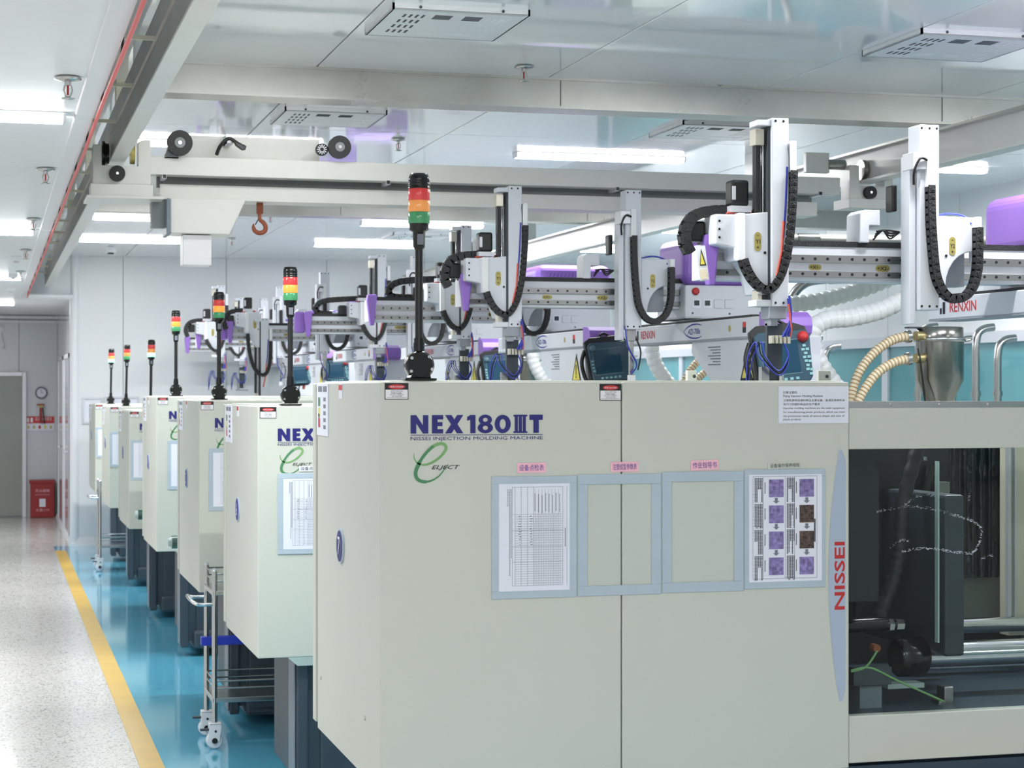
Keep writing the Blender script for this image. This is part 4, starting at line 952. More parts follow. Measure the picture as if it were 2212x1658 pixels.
    MB().lathe([(.019, 0), (.019, .01), (.012, .014)], (cx0 + .055, cy0, 2.24), (0, -1, 0), n=18).build('stop_button', 'red', cv)
    for i in range(4):
        x = cx0 + .04 + i * .058; q = B(x, x + .045, cy0 - .002, cy0 + .001, 2.155, 2.2).build('gauge', 'paper' if i < 2 else 'robot_white', cv)
        if i < 2: B(x + .008, x + .036, cy0 - .003, cy0 - .002, 2.168, 2.194).build('gauge_face', 'slot', q)
        else:
            f_ = MB(); f_.box(x, x + .045, cy0 - .003, cy0 - .002, 2.155, 2.156); f_.box(x, x + .045, cy0 - .003, cy0 - .002, 2.199, 2.2); f_.box(x, x + .001, cy0 - .003, cy0 - .002, 2.155, 2.2); f_.build('gauge_outline', 'ink_grey', q)
    m_ = MB(); m_.cyl((cx0 + .04, cy0 - .002, 2.13), (cx0 + .04, cy0, 2.13), .005, 8); m_.cyl((cx0 + .24, cy0 - .002, 2.128), (cx0 + .24, cy0, 2.128), .005, 8); m_.build('screws', 'slot', cv, kind='stuff')
    # cross beam with guide rails
    xr = Xz + .12
    bm = B(xl, xr, Yr, Yr + .12, ZB0, ZB1).build('cross_beam', 'robot_white', r, bev=.003)
    for za, zb_ in ((2.222, 2.25), (2.168, 2.19)):
        rl = B(xl + .012, xr - .02, Yr - .012, Yr, za, zb_).build('guide_rail', 'rail_steel', bm)
        h_ = MB(); x = xl + .04
        while x < xr - .03:
            h_.cyl((x, Yr - .0135, (za + zb_) / 2), (x, Yr - .012, (za + zb_) / 2), .0058, 8); x += .0506
        h_.build('rail_bolts', 'black', rl, kind='stuff')
    B(xl + .02, xr, Yr - .004, Yr + .11, ZB1, ZB1 + .02).build('chain_tray', 'chain', bm)
    m_ = MB(); m_.prism([(xl - .012, 2.315), (xl + .04, 2.318), (xl + .046, 2.30), (xl + .03, 2.13), (xl + .004, 2.128), (xl - .016, 2.28)], 'y', Yr - .05, Yr - .01); m_.build('beam_end_cap', 'purple', bm, bev=.006)
    if n in (3, 4): B(xl - .075, xl + .0, Yr + .01, Yr + .1, 2.16, 2.315).build('end_motor_cover', 'purple', bm, bev=.012)
    pill(c1 + .24, 2.205, Yr - .0, .052, .021, 'X1', bm); pill(c2 - .075, 2.205, Yr - .0, .058, .024, 'X2', bm)
    # main arm Y1
    Ya = Yr - .03
    bx = MB(); bx.prism([(c1 - .1, 2.385), (c1 - .008, 2.395), (c1 - .008, 2.093), (c1 - .045, 2.093), (c1 - .068, 2.17), (c1 - .1, 2.215)], 'y', Ya - .11, Ya + .03); b1 = bx.build('arm_carriage', 'robot_white', r, bev=.004)
    bl = MB(); bl.prism([(c1 - .206, 2.385), (c1 - .1, 2.385), (c1 - .1, 2.215), (c1 - .128, 2.215), (c1 - .132, 2.262), (c1 - .206, 2.275)], 'y', Ya - .085, Ya + .03); bl.build('carriage_cover', 'robot_white', b1, bev=.006)
    B(c1 - .128, c1 - .1, Ya - .115, Ya - .08, 2.215, 2.388).build('cover_rib', 'white', b1, bev=.003)
    m_ = MB()
    for zz in (2.36, 2.33, 2.30): m_.cyl((c1 - .19, Ya - .087, zz), (c1 - .19, Ya - .085, zz), .0045, 8)
    m_.cyl((c1 - .022, Ya - .112, 2.245), (c1 - .022, Ya - .11, 2.245), .0055, 8); m_.build('screws', 'black', b1, kind='stuff')
    pill(c1 - .05, 2.285, Ya - .11, .026, .07, 'Y1', b1, True)
    zt1, zb1 = 2.738 - d1, 2.048 - d1
    co = MB(); co.prism([(c1, zb1), (c1 + .066, zb1), (c1 + .066, zt1 - .14), (c1 + .062, zt1 - .11), (c1 + .066, zt1 - .08), (c1 + .066, zt1), (c1, zt1)], 'y', Ya - .125, Ya - .03); cl_ = co.build('arm_column', 'robot_white', r, bev=.003)
    B(c1 - .01, c1, Ya - .11, Ya - .04, zb1 + .02, zt1 - .02).build('column_slot', 'slot', cl_)
    MB().cyl((c1 - .018, Ya - .08, zb1 + .05), (c1 - .018, Ya - .08, zt1 - .04), .0065, 10).build('guide_rod', 'chrome', cl_)
    B(c1 - .05, c1 - .031, Ya - .095, Ya - .06, zb1 + .06, zt1 - .05).build('toothed_belt', 'chain', cl_)
    B(c1 - .058, c1 - .022, Ya - .105, Ya - .05, zt1 - .1, zt1 - .04).build('belt_clamp', 'nickel', cl_, bev=.003); B(c1 - .05, c1 - .03, Ya - .105, Ya - .05, zb1 + .02, zb1 + .06).build('belt_clamp', 'nickel', cl_, bev=.003)
    B(c1 - .055, c1, Ya - .12, Ya - .04, zt1 - .03, zt1 - .008).build('column_cap', 'robot_white', cl_, bev=.003); B(c1 - .06, c1, Ya - .12, Ya - .04, zb1, zb1 + .025).build('column_cap', 'robot_white', cl_, bev=.003)
    m_ = MB()
    for zz in (zt1 - .012, zb1 + .014):
        for dx in (.014, .045): m_.cyl((c1 + dx, Ya - .1262, zz), (c1 + dx, Ya - .125, zz), .0045, 8)
    m_.build('screws', 'black', cl_, kind='stuff')
    B(c1 + .071, c1 + .093, Ya - .135, Ya - .06, 2.54 - d1, 2.655 - d1).build('chain_guard', 'white', cl_, bev=.003)
    chain([(c1 + .082, 2.545 - d1), (c1 + .078, 2.43 - d1), (c1 + .064, 2.28 - d1 * .9), (c1 + .034, 2.165 - d1 * .75), (c1 - .012, 2.107 - d1 * .6), (c1 - .062, 2.13 - d1 * .5), (c1 - .098, 2.18 - d1 * .3), (c1 - .114, 2.222)], r, Ya - .12, .03, .042, sep=sep)
    MB().tube([(c1 + .06, Ya - .12, 2.56 - d1), (c1 + .054, Ya - .12, 2.42 - d1), (c1 + .045, Ya - .12, 2.3 - d1 * .9)], .007, 6).build('wire_bundle', wire, r)
    MB().tube([(c1 + .045, Ya - .125, 2.36 - d1), (c1 + .038, Ya - .125, 2.25 - d1), (c1 + .018, Ya - .125, 2.16 - d1)], .005, 6).build('wire_bundle', 'red_tube', r)
    mo = B(c1 - .135, c1 - .066, Ya - .07, Ya - .0, 2.418, 2.514).build('servo_motor', 'black', r, bev=.01)
    B(c1 - .14, c1 - .06, Ya - .075, Ya + .005, 2.395, 2.418).build('motor_flange', 'alu', mo); B(c1 - .1345, c1 - .12, Ya - .0715, Ya - .07, 2.44, 2.49).build('motor_plate', 'alu', mo)
    B(c1 - .27, c1 - .21, Ya + .0, Ya + .06, 2.29, 2.365).build('servo_motor', 'black', r, bev=.008)
    m_ = MB()
    for i in range(5): m_.tube(catmull([(c1 - .15 + i * .006, Ya - .05, 2.39), (c1 - .12 + i * .008, Ya - .06, 2.405 + .004 * (i % 2)), (c1 - .08 + i * .01, Ya - .05, 2.40), (c1 - .04, Ya - .05, 2.392)], 4), .003, 5)
    m_.build('wires', 'red_tube', r)
    # side chain that lies down on the beam tray
    xq = c1 - .13 - L
    chain([(c1 - .13, 2.405), (c1 - .19, 2.402), (c1 - .255, 2.387), (c1 - .29, 2.347), (c1 - .30, 2.298), (c1 - .285, 2.257), (c1 - .262, 2.23)] if L < .15 else [(c1 - .1, 2.42), (c1 - .2, 2.415), (xq + .08, 2.405), (xq + .01, 2.385), (xq - .025, 2.34), (xq, 2.31), (xq + .06, 2.305), (xq + .12, 2.305)], r, Yr - .04 if L < .15 else Yr + .05, .04, .05, sep=sep)
    if arm1:   # gripper below the arm
        xg = c1 + .03; gz = zb1
        g = MB(); g.box(xg - .04, xg + .03, Ya - .12, Ya - .04, gz - .045, gz); g.box(xg - .03, xg + .0, Ya - .11, Ya - .05, gz - .07, gz - .04); gp = g.build('gripper_head', 'robot_grey', r, bev=.003)
        B(xg - .03, xg + .03, Ya - .08, Ya - .06, gz - .30, gz - .06).build('gripper_plate', 'interior2', gp)
        m_ = MB()
        for i in range(5): m_.box(xg - .028 + i * .016, xg - .016 + i * .016, Ya - .115, Ya - .085, gz - .135, gz - .105)
        m_.build('valve_block', 'nickel', gp, bev=.002)
        m_ = MB(); m_.box(xg - .06, xg - .03, Ya - .1, Ya - .07, gz - .31, gz - .22); m_.box(xg - .07, xg + .06, Ya - .11, Ya - .05, gz - .325, gz - .31); m_.cyl((xg + .02, Ya - .09, gz - .3), (xg + .02, Ya - .09, gz - .25), .012, 10); m_.build('gripper_fingers', 'steel', gp)
        for k_, (mm, off) in enumerate((('blue_tube', 0), ('blue_tube', .012), ('red_tube', .02), ('blue_tube', -.01))):
            MB().tube(catmull([(c1 + .06, Ya - .13 - k_ * .004, gz + .03 - off), (c1 + .07, Ya - .135, gz - .05 - off), (c1 + .05 + off, Ya - .13, gz - .11)], 6), .0042, 6).build('air_tube', mm, gp)
        for k_ in range(3):
            MB().tube(catmull([(c1 + .045, Ya - .125 - .004 * k_, gz - .135), (c1 + .062, Ya - .13, gz - .18 - .01 * k_), (c1 + .02, Ya - .14, gz - .235 - .008 * k_), (c1 - .03 - .012 * k_, Ya - .13, gz - .18), (c1 - .04 - .012 * k_, Ya - .12, gz - .13), (c1 - .07 - .01 * k_, Ya - .11, gz - .19), (c1 - .09, Ya - .1, gz - .32)], 6), .0028, 6).build('air_tube', 'blue_tube' if k_ != 1 else 'gloss_black', gp)
    # runner arm Y2
    co = MB(); co.box(c2, c2 + .08, Ya - .125, Ya - .03, 2.042, 2.735); c_ = co.build('arm_column', 'robot_white', r, bev=.003)
    B(c2 - .03, c2 - .004, Ya - .1, Ya - .03, 1.99, 2.62).build('column_backing', 'robot_white', c_, bev=.002)
    m_ = MB(); m_.box(c2 - .034, c2 + .02, Ya - .14, Ya - .05, 2.565, 2.63); m_.build('column_bracket', 'alu', c_, bev=.003)
    MB().tube(catmull([(c2 + .02, Ya - .145, 2.60), (c2 - .01, Ya - .15, 2.605), (c2 - .03, Ya - .14, 2.56), (c2 - .022, Ya - .12, 2.51)], 5), .005, 6).build('sensor_cable', 'black', c_)
    m_ = MB()
    for zz in (2.722, 2.056):
        for dx in (.008, .04, .07): m_.cyl((c2 + dx, Ya - .1262, zz), (c2 + dx, Ya - .125, zz), .0048, 8)
    m_.build('screws', 'black', c_, kind='stuff')
    B(c2 + .02, c2 + .048, Ya - .145, Ya - .125, 2.50, 2.64).build('chain_guard', 'white', c_, bev=.002)
    arc = [(c2 + .235 - .115 * math.sin(t * math.pi / 2 / 6), 2.265 - .135 * (1 - math.cos(t * math.pi / 2 / 6)) ) for t in range(7)]
    bx = MB(); bx.prism([(c2 + .088, 2.398), (c2 + .235, 2.395)] + arc + [(c2 + .088, 2.13)], 'y', Ya - .1, Ya + .03); b2 = bx.build('arm_carriage', 'robot_white', r, bev=.004)
    B(c2 + .1, c2 + .22, Ya - .06, Ya + .02, 2.135, 2.26).build('carriage_recess', 'robot_grey', b2)
    pill(c2 + .148, 2.285, Ya - .1, .026, .07, 'Y2', b2, True)
    MB().cyl((c2 + .122, Ya - .102, 2.248), (c2 + .122, Ya - .1, 2.248), .0055, 8).build('screw', 'black', b2)
    B(c2 + .232, c2 + .256, Ya - .13, Ya - .07, 2.225, 2.395).build('chain_guard', 'white', b2, bev=.003)
    chain([(c2 + .034, 2.505), (c2 + .036, 2.38), (c2 + .046, 2.25), (c2 + .06, 2.16), (c2 + .1, 2.095), (c2 + .155, 2.083), (c2 + .205, 2.12), (c2 + .228, 2.19), (c2 + .232, 2.27), (c2 + .232, 2.36)], r, Ya - .14, .03, .04, sep=sep)
    MB().tube(catmull([(c2 + .1, Ya - .03, 2.40), (c2 + .16, Ya - .05, 2.412), (c2 + .21, Ya - .08, 2.40), (c2 + .226, Ya - .1, 2.37)], 5), .004, 6).build('air_tube', 'blue_tube', r)
    m_ = MB(); m_.prism([(c2 - .18, 2.30), (c2 - .178, 2.41), (c2 - .16, 2.425), (c2 - .095, 2.425), (c2 - .095, 2.365), (c2 - .14, 2.365), (c2 - .14, 2.30)], 'y', Yr - .02, Yr + .1); m_.build('drive_block', 'robot_white', r, bev=.004)
    B(c2 - .05, c2 - .028, Ya, Ya + .06, 2.42, 2.52).build('servo_motor', 'black', r, bev=.006)
    m_ = MB()
    for i in range(4): m_.tube(catmull([(c2 - .13, Ya - .0 - .01 * i, 2.31 + .01 * i), (c2 - .1, Ya - .02, 2.345), (c2 - .07, Ya - .02, 2.315 + .01 * i), (c2 - .03, Ya - .02, 2.34)], 5), .004, 5)
    m_.build('wires', 'black', r)
    if n == 7: return r
    # sprue gripper on the second arm
    g = MB(); g.box(c2 + .02, c2 + .06, Ya - .1, Ya - .06, 1.985, 2.042); g.box(c2 + .03, c2 + .052, Ya - .09, Ya - .07, 1.80, 1.99); gp = g.build('sprue_gripper', 'steel', r, bev=.002)
    B(c2 + .025, c2 + .057, Ya - .1, Ya - .07, 1.775, 1.815).build('gripper_jaw', 'white', gp)
    MB().tube(catmull([(c2 + .0, Ya - .11, 2.06), (c2 + .01, Ya - .12, 1.96), (c2 + .06, Ya - .11, 1.87), (c2 + .03, Ya - .11, 1.82)], 6), .0042, 6).build('air_tube', 'blue_tube', gp)
    MB().tube(catmull([(c2 + .06, Ya - .1, 2.0), (c2 + .085, Ya - .1, 1.93), (c2 + .07, Ya - .1, 1.84)], 6), .0042, 6).build('air_tube', 'black', gp)
    return r
ROOTS_T = {a[0]: a[3] for a in MACH}
YF = {a[0]: a[1] for a in MACH}
def cx(px, n): return at(px, 0, YF[n] + 1.5 - .1)[0]
R_ = {}
R_[7] = robot(7, YF[7], 3.84, cx(1540, 7), cx(1655, 7), cx(1972, 7), .1, 'nearest take-out robot, tall white arms in front of the right crane rail', sep=True, dz=.055)
R_[6] = robot(6, YF[6], 3.34, cx(1006, 6), cx(1093, 6), cx(1345, 6), .1, 'take-out robot over the machine with plaque 6, second nearest', sep=True)
R_[5] = robot(5, YF[5], 3.21, cx(802, 5), cx(992, 5), cx(1098, 5), .26, 'take-out robot third from the camera, right of the tallest signal tower')
R_[4] = robot(4, YF[4], 3.27, cx(664, 4), cx(813, 4), cx(888, 4), .28, 'take-out robot fourth from the camera, left of the tallest signal tower')
R_[3] = robot(3, YF[3], 2.95, cx(495, 3), cx(562, 3), cx(690, 3), .13, 'take-out robot with one arm lowered, third from the back wall', d1=.40)
R_[2] = robot(2, YF[2], 2.95, cx(427, 2), cx(470, 2), cx(597, 2), .08, 'take-out robot second from the back wall')
R_[1] = robot(1, YF[1], 3.05, cx(403, 1), cx(517, 1), cx(562, 1), .12, 'take-out robot farthest away, in front of the back wall')
# hanging warning tag on the nearest robot's side chain
r = thing('warning_tag', at(1515, 605, 6.5), 'white warning tag with yellow triangle hanging from the nearest robot', 'tag')
a = [at(px, py, 6.48) for px, py in ((1513, 606), (1532, 604), (1523, 530), (1502, 530))]
MB().prism([(p[0], p[2]) for p in a], 'y', 6.48, 6.482).build('card', 'white', r)
a = [at(px, py, 6.478) for px, py in ((1512, 574), (1526, 573), (1514, 536))]; MB().poly([(p[0], p[2]) for p in a], (0, 6.478, 0), UX, UZ).build('triangle', 'ink', r)
a = [at(px, py, 6.477) for px, py in ((1513.5, 571), (1523, 570.5), (1514.5, 545))]; MB().poly([(p[0], p[2]) for p in a], (0, 6.477, 0), UX, UZ).build('triangle_field', 'yellow_warn', r)
a = [at(px, py, 6.478) for px, py in ((1514, 603), (1529, 601), (1527, 580), (1512, 582))]; MB().poly([(p[0], p[2]) for p in a], (0, 6.478, 0), UX, UZ).build('text_field', 'hose_beige', r)

# ------------------------------------------------------------------ teach pendants
def pendant(px, py, Y, roll, yaw, label, kind, k=1.):
    c = Vector(at(px, py, Y)); r = thing('teach_pendant', c, label, 'control panel', 'robot teach pendants')
    Rm = Matrix.Rotation(math.radians(yaw), 4, 'Z') @ Matrix.Rotation(math.radians(-roll), 4, 'Y') @ Matrix.Rotation(math.radians(-8), 4, 'X') @ Matrix.Scale(k, 4)
    def put(m_, name, mm, bev=0., par=None, seg=2, kd=None):
        m_.v = [tuple(Rm @ Vector(v) + c) for v in m_.v]; return m_.build(name, mm, par or r, bev=bev, seg=seg, kind=kd)
    put(MB().prism([(-.105, -.1), (-.09, -.118), (.075, -.112), (.1, -.09), (.112, .06), (.1, .1), (.06, .118), (-.08, .118), (-.108, .1)], 'y', .012, .045), 'back_shell', 'black', .006)
    bd = put(MB().prism([(-.095, -.1), (.08, -.104), (.097, -.085), (.105, .06), (.09, .085), (-.085, .09), (-.1, .075)], 'y', -.01, .014), 'body', 'pendant', .005)
    put(B(-.078, .055, -.012, -.0095, -.066, .052), 'screen', 'screen', 0, bd)
    f_ = MB(); f_.box(-.084, .06, -.0115, -.01, .052, .056); f_.box(-.084, .06, -.0115, -.01, -.07, -.066); f_.box(-.084, -.08, -.0115, -.01, -.07, .056); put(f_, 'screen_edge', 'pendant_edge', 0, bd)
    ks = [(-.05 + i * .022, -.086) for i in range(5)]
    ks += [(.078, .028), (.072, .014), (.088, .014), (.08, 0), (.074, -.014), (.09, -.014), (.078, -.028), (.092, -.03), (.082, -.044), (.08, -.058), (.094, -.06), (.09, -.075)] if kind == 0 else [(-.088, .0), (-.088, -.016), (-.087, -.032), (-.085, -.048)]
    for x, z in ks: put(B(x - .006, x + .006, -.013, -.0095, z - .0045, z + .0045), 'key', 'key', 0, bd)
    if kind == 0:
        put(MB().lathe([(.02, 0), (.02, .006), (.017, .012), (.015, .02), (.006, .023)], (.078, -.01, .06), (0, -1, 0), n=18), 'stop_button', 'red', 0, bd)
    else:
        put(MB().lathe([(.015, 0), (.014, .012), (.004, .013)], (-.08, -.01, .062), (0, -1, 0), n=18), 'selector_knob', 'pendant_edge', 0, bd)
    s_ = MB().tube(catmull([(-.108, .03, .06), (-.13, .03, .0), (-.12, .03, -.08), (-.09, .03, -.1)], 6), .01, 8); put(s_, 'hand_strap', 'black')
    put(MB().tube(catmull([(-.04, .03, .11), (0, .035, .135), (.04, .03, .11)], 6), .006, 8), 'hanger', 'black')
    put(MB().tube(catmull([(-.02, .03, -.11), (-.03, .04, -.16), (-.02, .05, -.24), (.05, .08, -.3)], 6), .006, 8), 'cable', 'black')
    put(MB().cyl((.03, .04, -.11), (.02, .05, -.15), .014, 10), 'cable_gland', 'red_tube')
pendant(1692, 768, 7.66, 6, -6, 'dark teal control panel with red stop button hanging beside the nearest white hose', 0, 1.22)
pendant(1316, 777, 9.98, 6, 0, 'dark teal control panel with knob at upper left, left of the yellow warning triangle', 1, 1.15)
pendant(1080, 797, 12.6, 4, 0, 'dark teal control panel half hidden by the second robot arm', 1, 1.15)
pendant(728, 800, 17.1, 4, 0, 'dark teal control panel left of the tallest signal tower foot', 0, 1.05)
pendant(650, 808, 19.6, 4, 0, 'small dark teal control panel behind the second signal tower pole', 0)

# ------------------------------------------------------------------ hoppers, hoses and pipes (shown whole behind plaque-6 machine, repeated behind)
def ribs(P, r, amp, per):
    return [r + amp * (.5 + .5 * math.cos(2 * math.pi * i / per)) for i in range(len(P))]
def set_of(n, dY, dX, words, parts):
    out = []
    Yh = 8.2
    def a(px, py, Y=Yh): q = at(px, py, Y); return Vector((q[0] + dX, Y + dY, q[2]))
    if 'h' in parts:
        c = a(2030, 882); k = .000001
        r = thing('hopper', (c.x, c.y, 1.6), 'stainless steel hopper with cone bottom, ' + words, 'hopper', 'steel material hoppers')
        zt = a(2030, 708).z; z1 = a(2030, 735).z; z2 = a(2030, 820).z; z3 = a(2030, 884).z
        MB().lathe([(.04, z3 - .06), (.045, z3), (.112, z2), (.114, z1)], (c.x, c.y, 0), n=32).build('cone_body', 'brushed', r)
        MB().lathe([(.112, z1 + .012), (.112, zt), (.105, zt + .004)], (c.x, c.y, 0), n=32).build('upper_drum', 'brushed', r)
        MB().lathe([(.114, z1 - .008), (.123, z1 - .006), (.123, z1 + .012), (.114, z1 + .014)], (c.x, c.y, 0), n=32).build('clamp_ring', 'steel', r)
        m_ = MB(); m_.cyl((c.x + .12, c.y - .02, z1), (c.x + .15, c.y - .02, z1 + .004), .008, 8); m_.build('clamp_screw', 'steel', r)
        for zz in (a(2030, 726).z, a(2030, 774).z): MB().cyl((c.x - .1, c.y - .03, zz), (c.x - .15, c.y - .04, zz), .022, 14).build('inlet', 'brass', r)
        B(c.x - .17, c.x - .04, c.y - .02, c.y + .03, zt - .003, zt + .004).build('lid_bracket', 'slot', r)
        MB().tube(catmull([(c.x - .14, c.y - .05, z1 - .04), (c.x - .13, c.y - .06, z1 - .12), (c.x - .1, c.y - .06, 1.62)], 5), .005, 6).build('ground_wire', 'black', r)
        B(c.x - .2, c.x + .2, c.y - .15, c.y + .15, ROOTS_T[n] - .193, z3 - .05).build('throat_block', 'brushed', r)
    if 'b' in parts:
        for i, pts in enumerate(([(1966, 726), (1930, 733), (1890, 760), (1858, 800), (1840, 850), (1836, 900)], [(1966, 774), (1930, 783), (1895, 805), (1868, 840), (1850, 875), (1842, 910)])):
            P = resample(catmull([a(x, y_, Yh - .05 - .09 * i) for x, y_ in pts], 12), .006); r = thing('feed_hose', P[-1], 'beige ribbed feed hose, %s of the pair %s' % (('upper', 'lower')[i], words), 'hose', 'beige ribbed feed hoses')
            MB().tube(P, .02, 12).build('hose', 'hose_beige', r)
            MB().lathe([(.03, 0), (.03, .02)], P[0], P[1] - P[0], n=16).build('hose_clamp', 'steel', r)
            m_ = MB(); Q = resample(P, .0175)
            for j in range(1, len(Q) - 1):
                d = (Q[j + 1] - Q[j - 1]).normalized(); m_.lathe([(.0205, -.0032), (.0235, -.001), (.0235, .001), (.0205, .0032)], Q[j], d, n=12)
            m_.build('ribs', 'hose_rib', r, kind='stuff')
    if 'w' in parts:
        P = resample(catmull([a(x, y_, 8.36) for x, y_ in ((1985, 632), (1945, 650), (1895, 672), (1835, 686), (1790, 690), (1760, 706), (1755, 740), (1768, 780), (1790, 815), (1815, 850), (1830, 890))], 12), .0042)
        r = thing('exhaust_hose', P[-1], 'thick white corrugated hose, ' + words, 'hose', 'white corrugated hoses')
        MB().tube(P, .045, 18, [.044 + .0018 * (math.cos(2 * math.pi * i / 9)) for i in range(len(P))]).build('hose', 'hose_white', r)
        w_ = MB(); nn = P[::9]
        for j in range(1, len(nn) - 1): w_.lathe([(.0418, -.0014), (.0432, 0), (.0418, .0014)], P[min(j * 9 + 4, len(P) - 2)], (P[min(j * 9 + 5, len(P) - 1)] - P[min(j * 9 + 4, len(P) - 2)]), n=16)
        w_.build('wire_spiral', 'hose_grey', r, kind='stuff')
    if 'g' in parts:
        P = resample(catmull([a(x, y_, 10.2) for x, y_ in ((1960, 585), (1920, 602), (1860, 625), (1790, 645), (1730, 655), (1660, 660), (1600, 690))], 12), .0055)
        r = thing('exhaust_hose', P[-1], 'thick grey-white corrugated hose behind the nearest robot, farther one', 'hose', 'white corrugated hoses')
        MB().tube(P, .05, 16, [.047 + .004 * math.cos(2 * math.pi * i / 9) for i in range(len(P))]).build('hose', 'hose_grey', r)
        MB().cyl(P[0], P[0] + Vector((.12, 0, .06)), .055, 16).build('hose_collar', 'alu', r); MB().cyl(P[0] + Vector((.12, 0, .06)), (6.99, P[0].y, P[0].z + .1), .05, 14).build('wall_duct', 'alu', r)
    if 'p' in parts:
        for i, (px, w_) in enumerate(((1985, 9), (2060, 5), (2108, 8), (2155, 8))):
            b = a(px, 880, 9.5); r_ = .022 if w_ > 6 else .014
            r = thing('steel_pipe', (b.x, b.y, 0), 'upright stainless pipe %s, %s' % (words, ('leftmost', 'second', 'third', 'rightmost')[i]), 'pipe', 'upright stainless pipes')
            top = 2.08 if i % 2 == 0 else 2.02
            MB().tube(catmull([(b.x, b.y, 0), (b.x, b.y, 1.0), (b.x, b.y, top - .12)], 4) + catmull([(b.x, b.y, top - .1), (b.x + .012, b.y, top - .03), (b.x + .05, b.y, top), (b.x + .11, b.y, top + .01)], 5), r_, 14).build('tube', 'steel', r)
            m_ = MB(); m_.lathe([(r_ * 1.25, -.015), (r_ * 1.25, .015)], (b.x, b.y, 1.72), n=14); m_.build('coupling', 'steel', r)
            B(b.x - .07, b.x + .07, b.y - .07, b.y + .07, 0, .01).build('foot_plate', 'steel', r)
    return out
set_of(6, 0, 0, 'behind the nearest machine', 'hbwgp')
set_of(5, 2.23, -.02, 'behind the machine with plaque 6', 'hbwp')
set_of(4, 4.85, .0, 'under the second robot arm', 'hbw')
set_of(3, 7.0, -.1, 'far back beside the third robot', 'hw')
set_of(2, 9.4, -.05, 'right of the tallest signal tower', 'h')
r = thing('overhead_pipe', at(1760, 600, 11.22), 'curved dark steel pipe below the nearest robot beam', 'pipe')
MB().tube([(at(1690, 700, 11.22)[0], 11.22, 0)] + catmull([at(1690, 700, 11.22), at(1705, 650, 11.22), at(1738, 612, 11.22), at(1790, 602, 11.22), at(1860, 600, 11.22), at(2010, 598, 11.22)], 8), .03, 14).build('tube', 'rail_steel', r)
MB().tube([at(1790, 602, 11.22), at(1860, 600, 11.22)], .034, 14).build('coupling', 'rail_steel', r)
r = thing('overhead_pipe', at(1800, 518, 11.5), 'straight steel pipe just above the nearest robot beam', 'pipe')
MB().tube([at(1560, 514, 11.5), at(2212, 522, 11.5), (6.99, 11.5, at(2212, 522, 11.5)[2])], .032, 14).build('tube', 'web_shade_pipe_steel', r); MB().tube([at(1722, 516, 11.5), at(1768, 517, 11.5)], .038, 14).build('coupling', 'brushed', r)
# small brackets standing on machine tops
for px0, px1, py, Y, n_, lb in ((1485, 1505, 800, 6.0, 7, 'small cream bracket plate on the nearest machine, below the beige hoses'), (1768, 1795, 800, 6.0, 7, 'small cream bracket plate in front of the white hose')):
    a = at(px0, 826, Y); b = at(px1, py, Y); r = thing('bracket_plate', (a[0], Y, 1.77), lb, 'bracket')
    B(a[0], b[0], Y, Y + .02, 1.772, b[2]).build('plate', 'cream', r, bev=.002); MB().cyl(((a[0] + b[0]) / 2 + .008, Y - .002, (1.77 + b[2]) / 2), ((a[0] + b[0]) / 2 + .008, Y, (1.77 + b[2]) / 2), .006, 10).build('hole', 'slot', r)

# ------------------------------------------------------------------ service carts
def cart(x0, Y0, dx, dy, k, label, blue):
    r = thing('service_cart', (x0 + dx / 2, Y0 + dy / 2, 0), label, 'cart', 'stainless service carts')
    zt = .86 * k
    for x in (x0, x0 + dx):
        for y_ in (Y0, Y0 + dy):
            MB().cyl((x, y_, .12), (x, y_, zt), .0135, 12).build('post', 'steel', r); MB().lathe([(.0145, 0), (.012, .012), (.004, .016)], (x, y_, zt), n=12).build('post_cap', 'chrome', r)
            ca = thing_part('caster', r, (x, y_, 0)); 
    for z in (.24 * k, .76 * k):
        s_ = B(x0 - .012, x0 + dx + .012, Y0 - .012, Y0 + dy + .012, z - .018, z + .006).build('shelf', 'steel', r, bev=.003)
        for h in (.05, .085):
            m_ = MB(); m_.tube([(x0, Y0, z + h), (x0 + dx, Y0, z + h), (x0 + dx, Y0 + dy, z + h), (x0, Y0 + dy, z + h), (x0, Y0, z + h)], .0045, 8); m_.build('guard_wire', 'steel', s_)
    hz = .70 * k; m_ = MB(); m_.tube(catmull([(x0, Y0, hz), (x0 - .07, Y0, hz + .0), (x0 - .1, Y0 + .03, hz + .01), (x0 - .1, Y0 + dy - .03, hz + .01), (x0 - .07, Y0 + dy, hz), (x0, Y0 + dy, hz)], 4), .009, 10); m_.build('handle', 'chrome', r)
    if blue:
        m_ = MB(); m_.box(x0 - .03, x0 + .2, Y0 + dy - .03, Y0 + dy + .015, .455, .5); m_.build('blue_strap', 'blue_clamp', r, bev=.006)
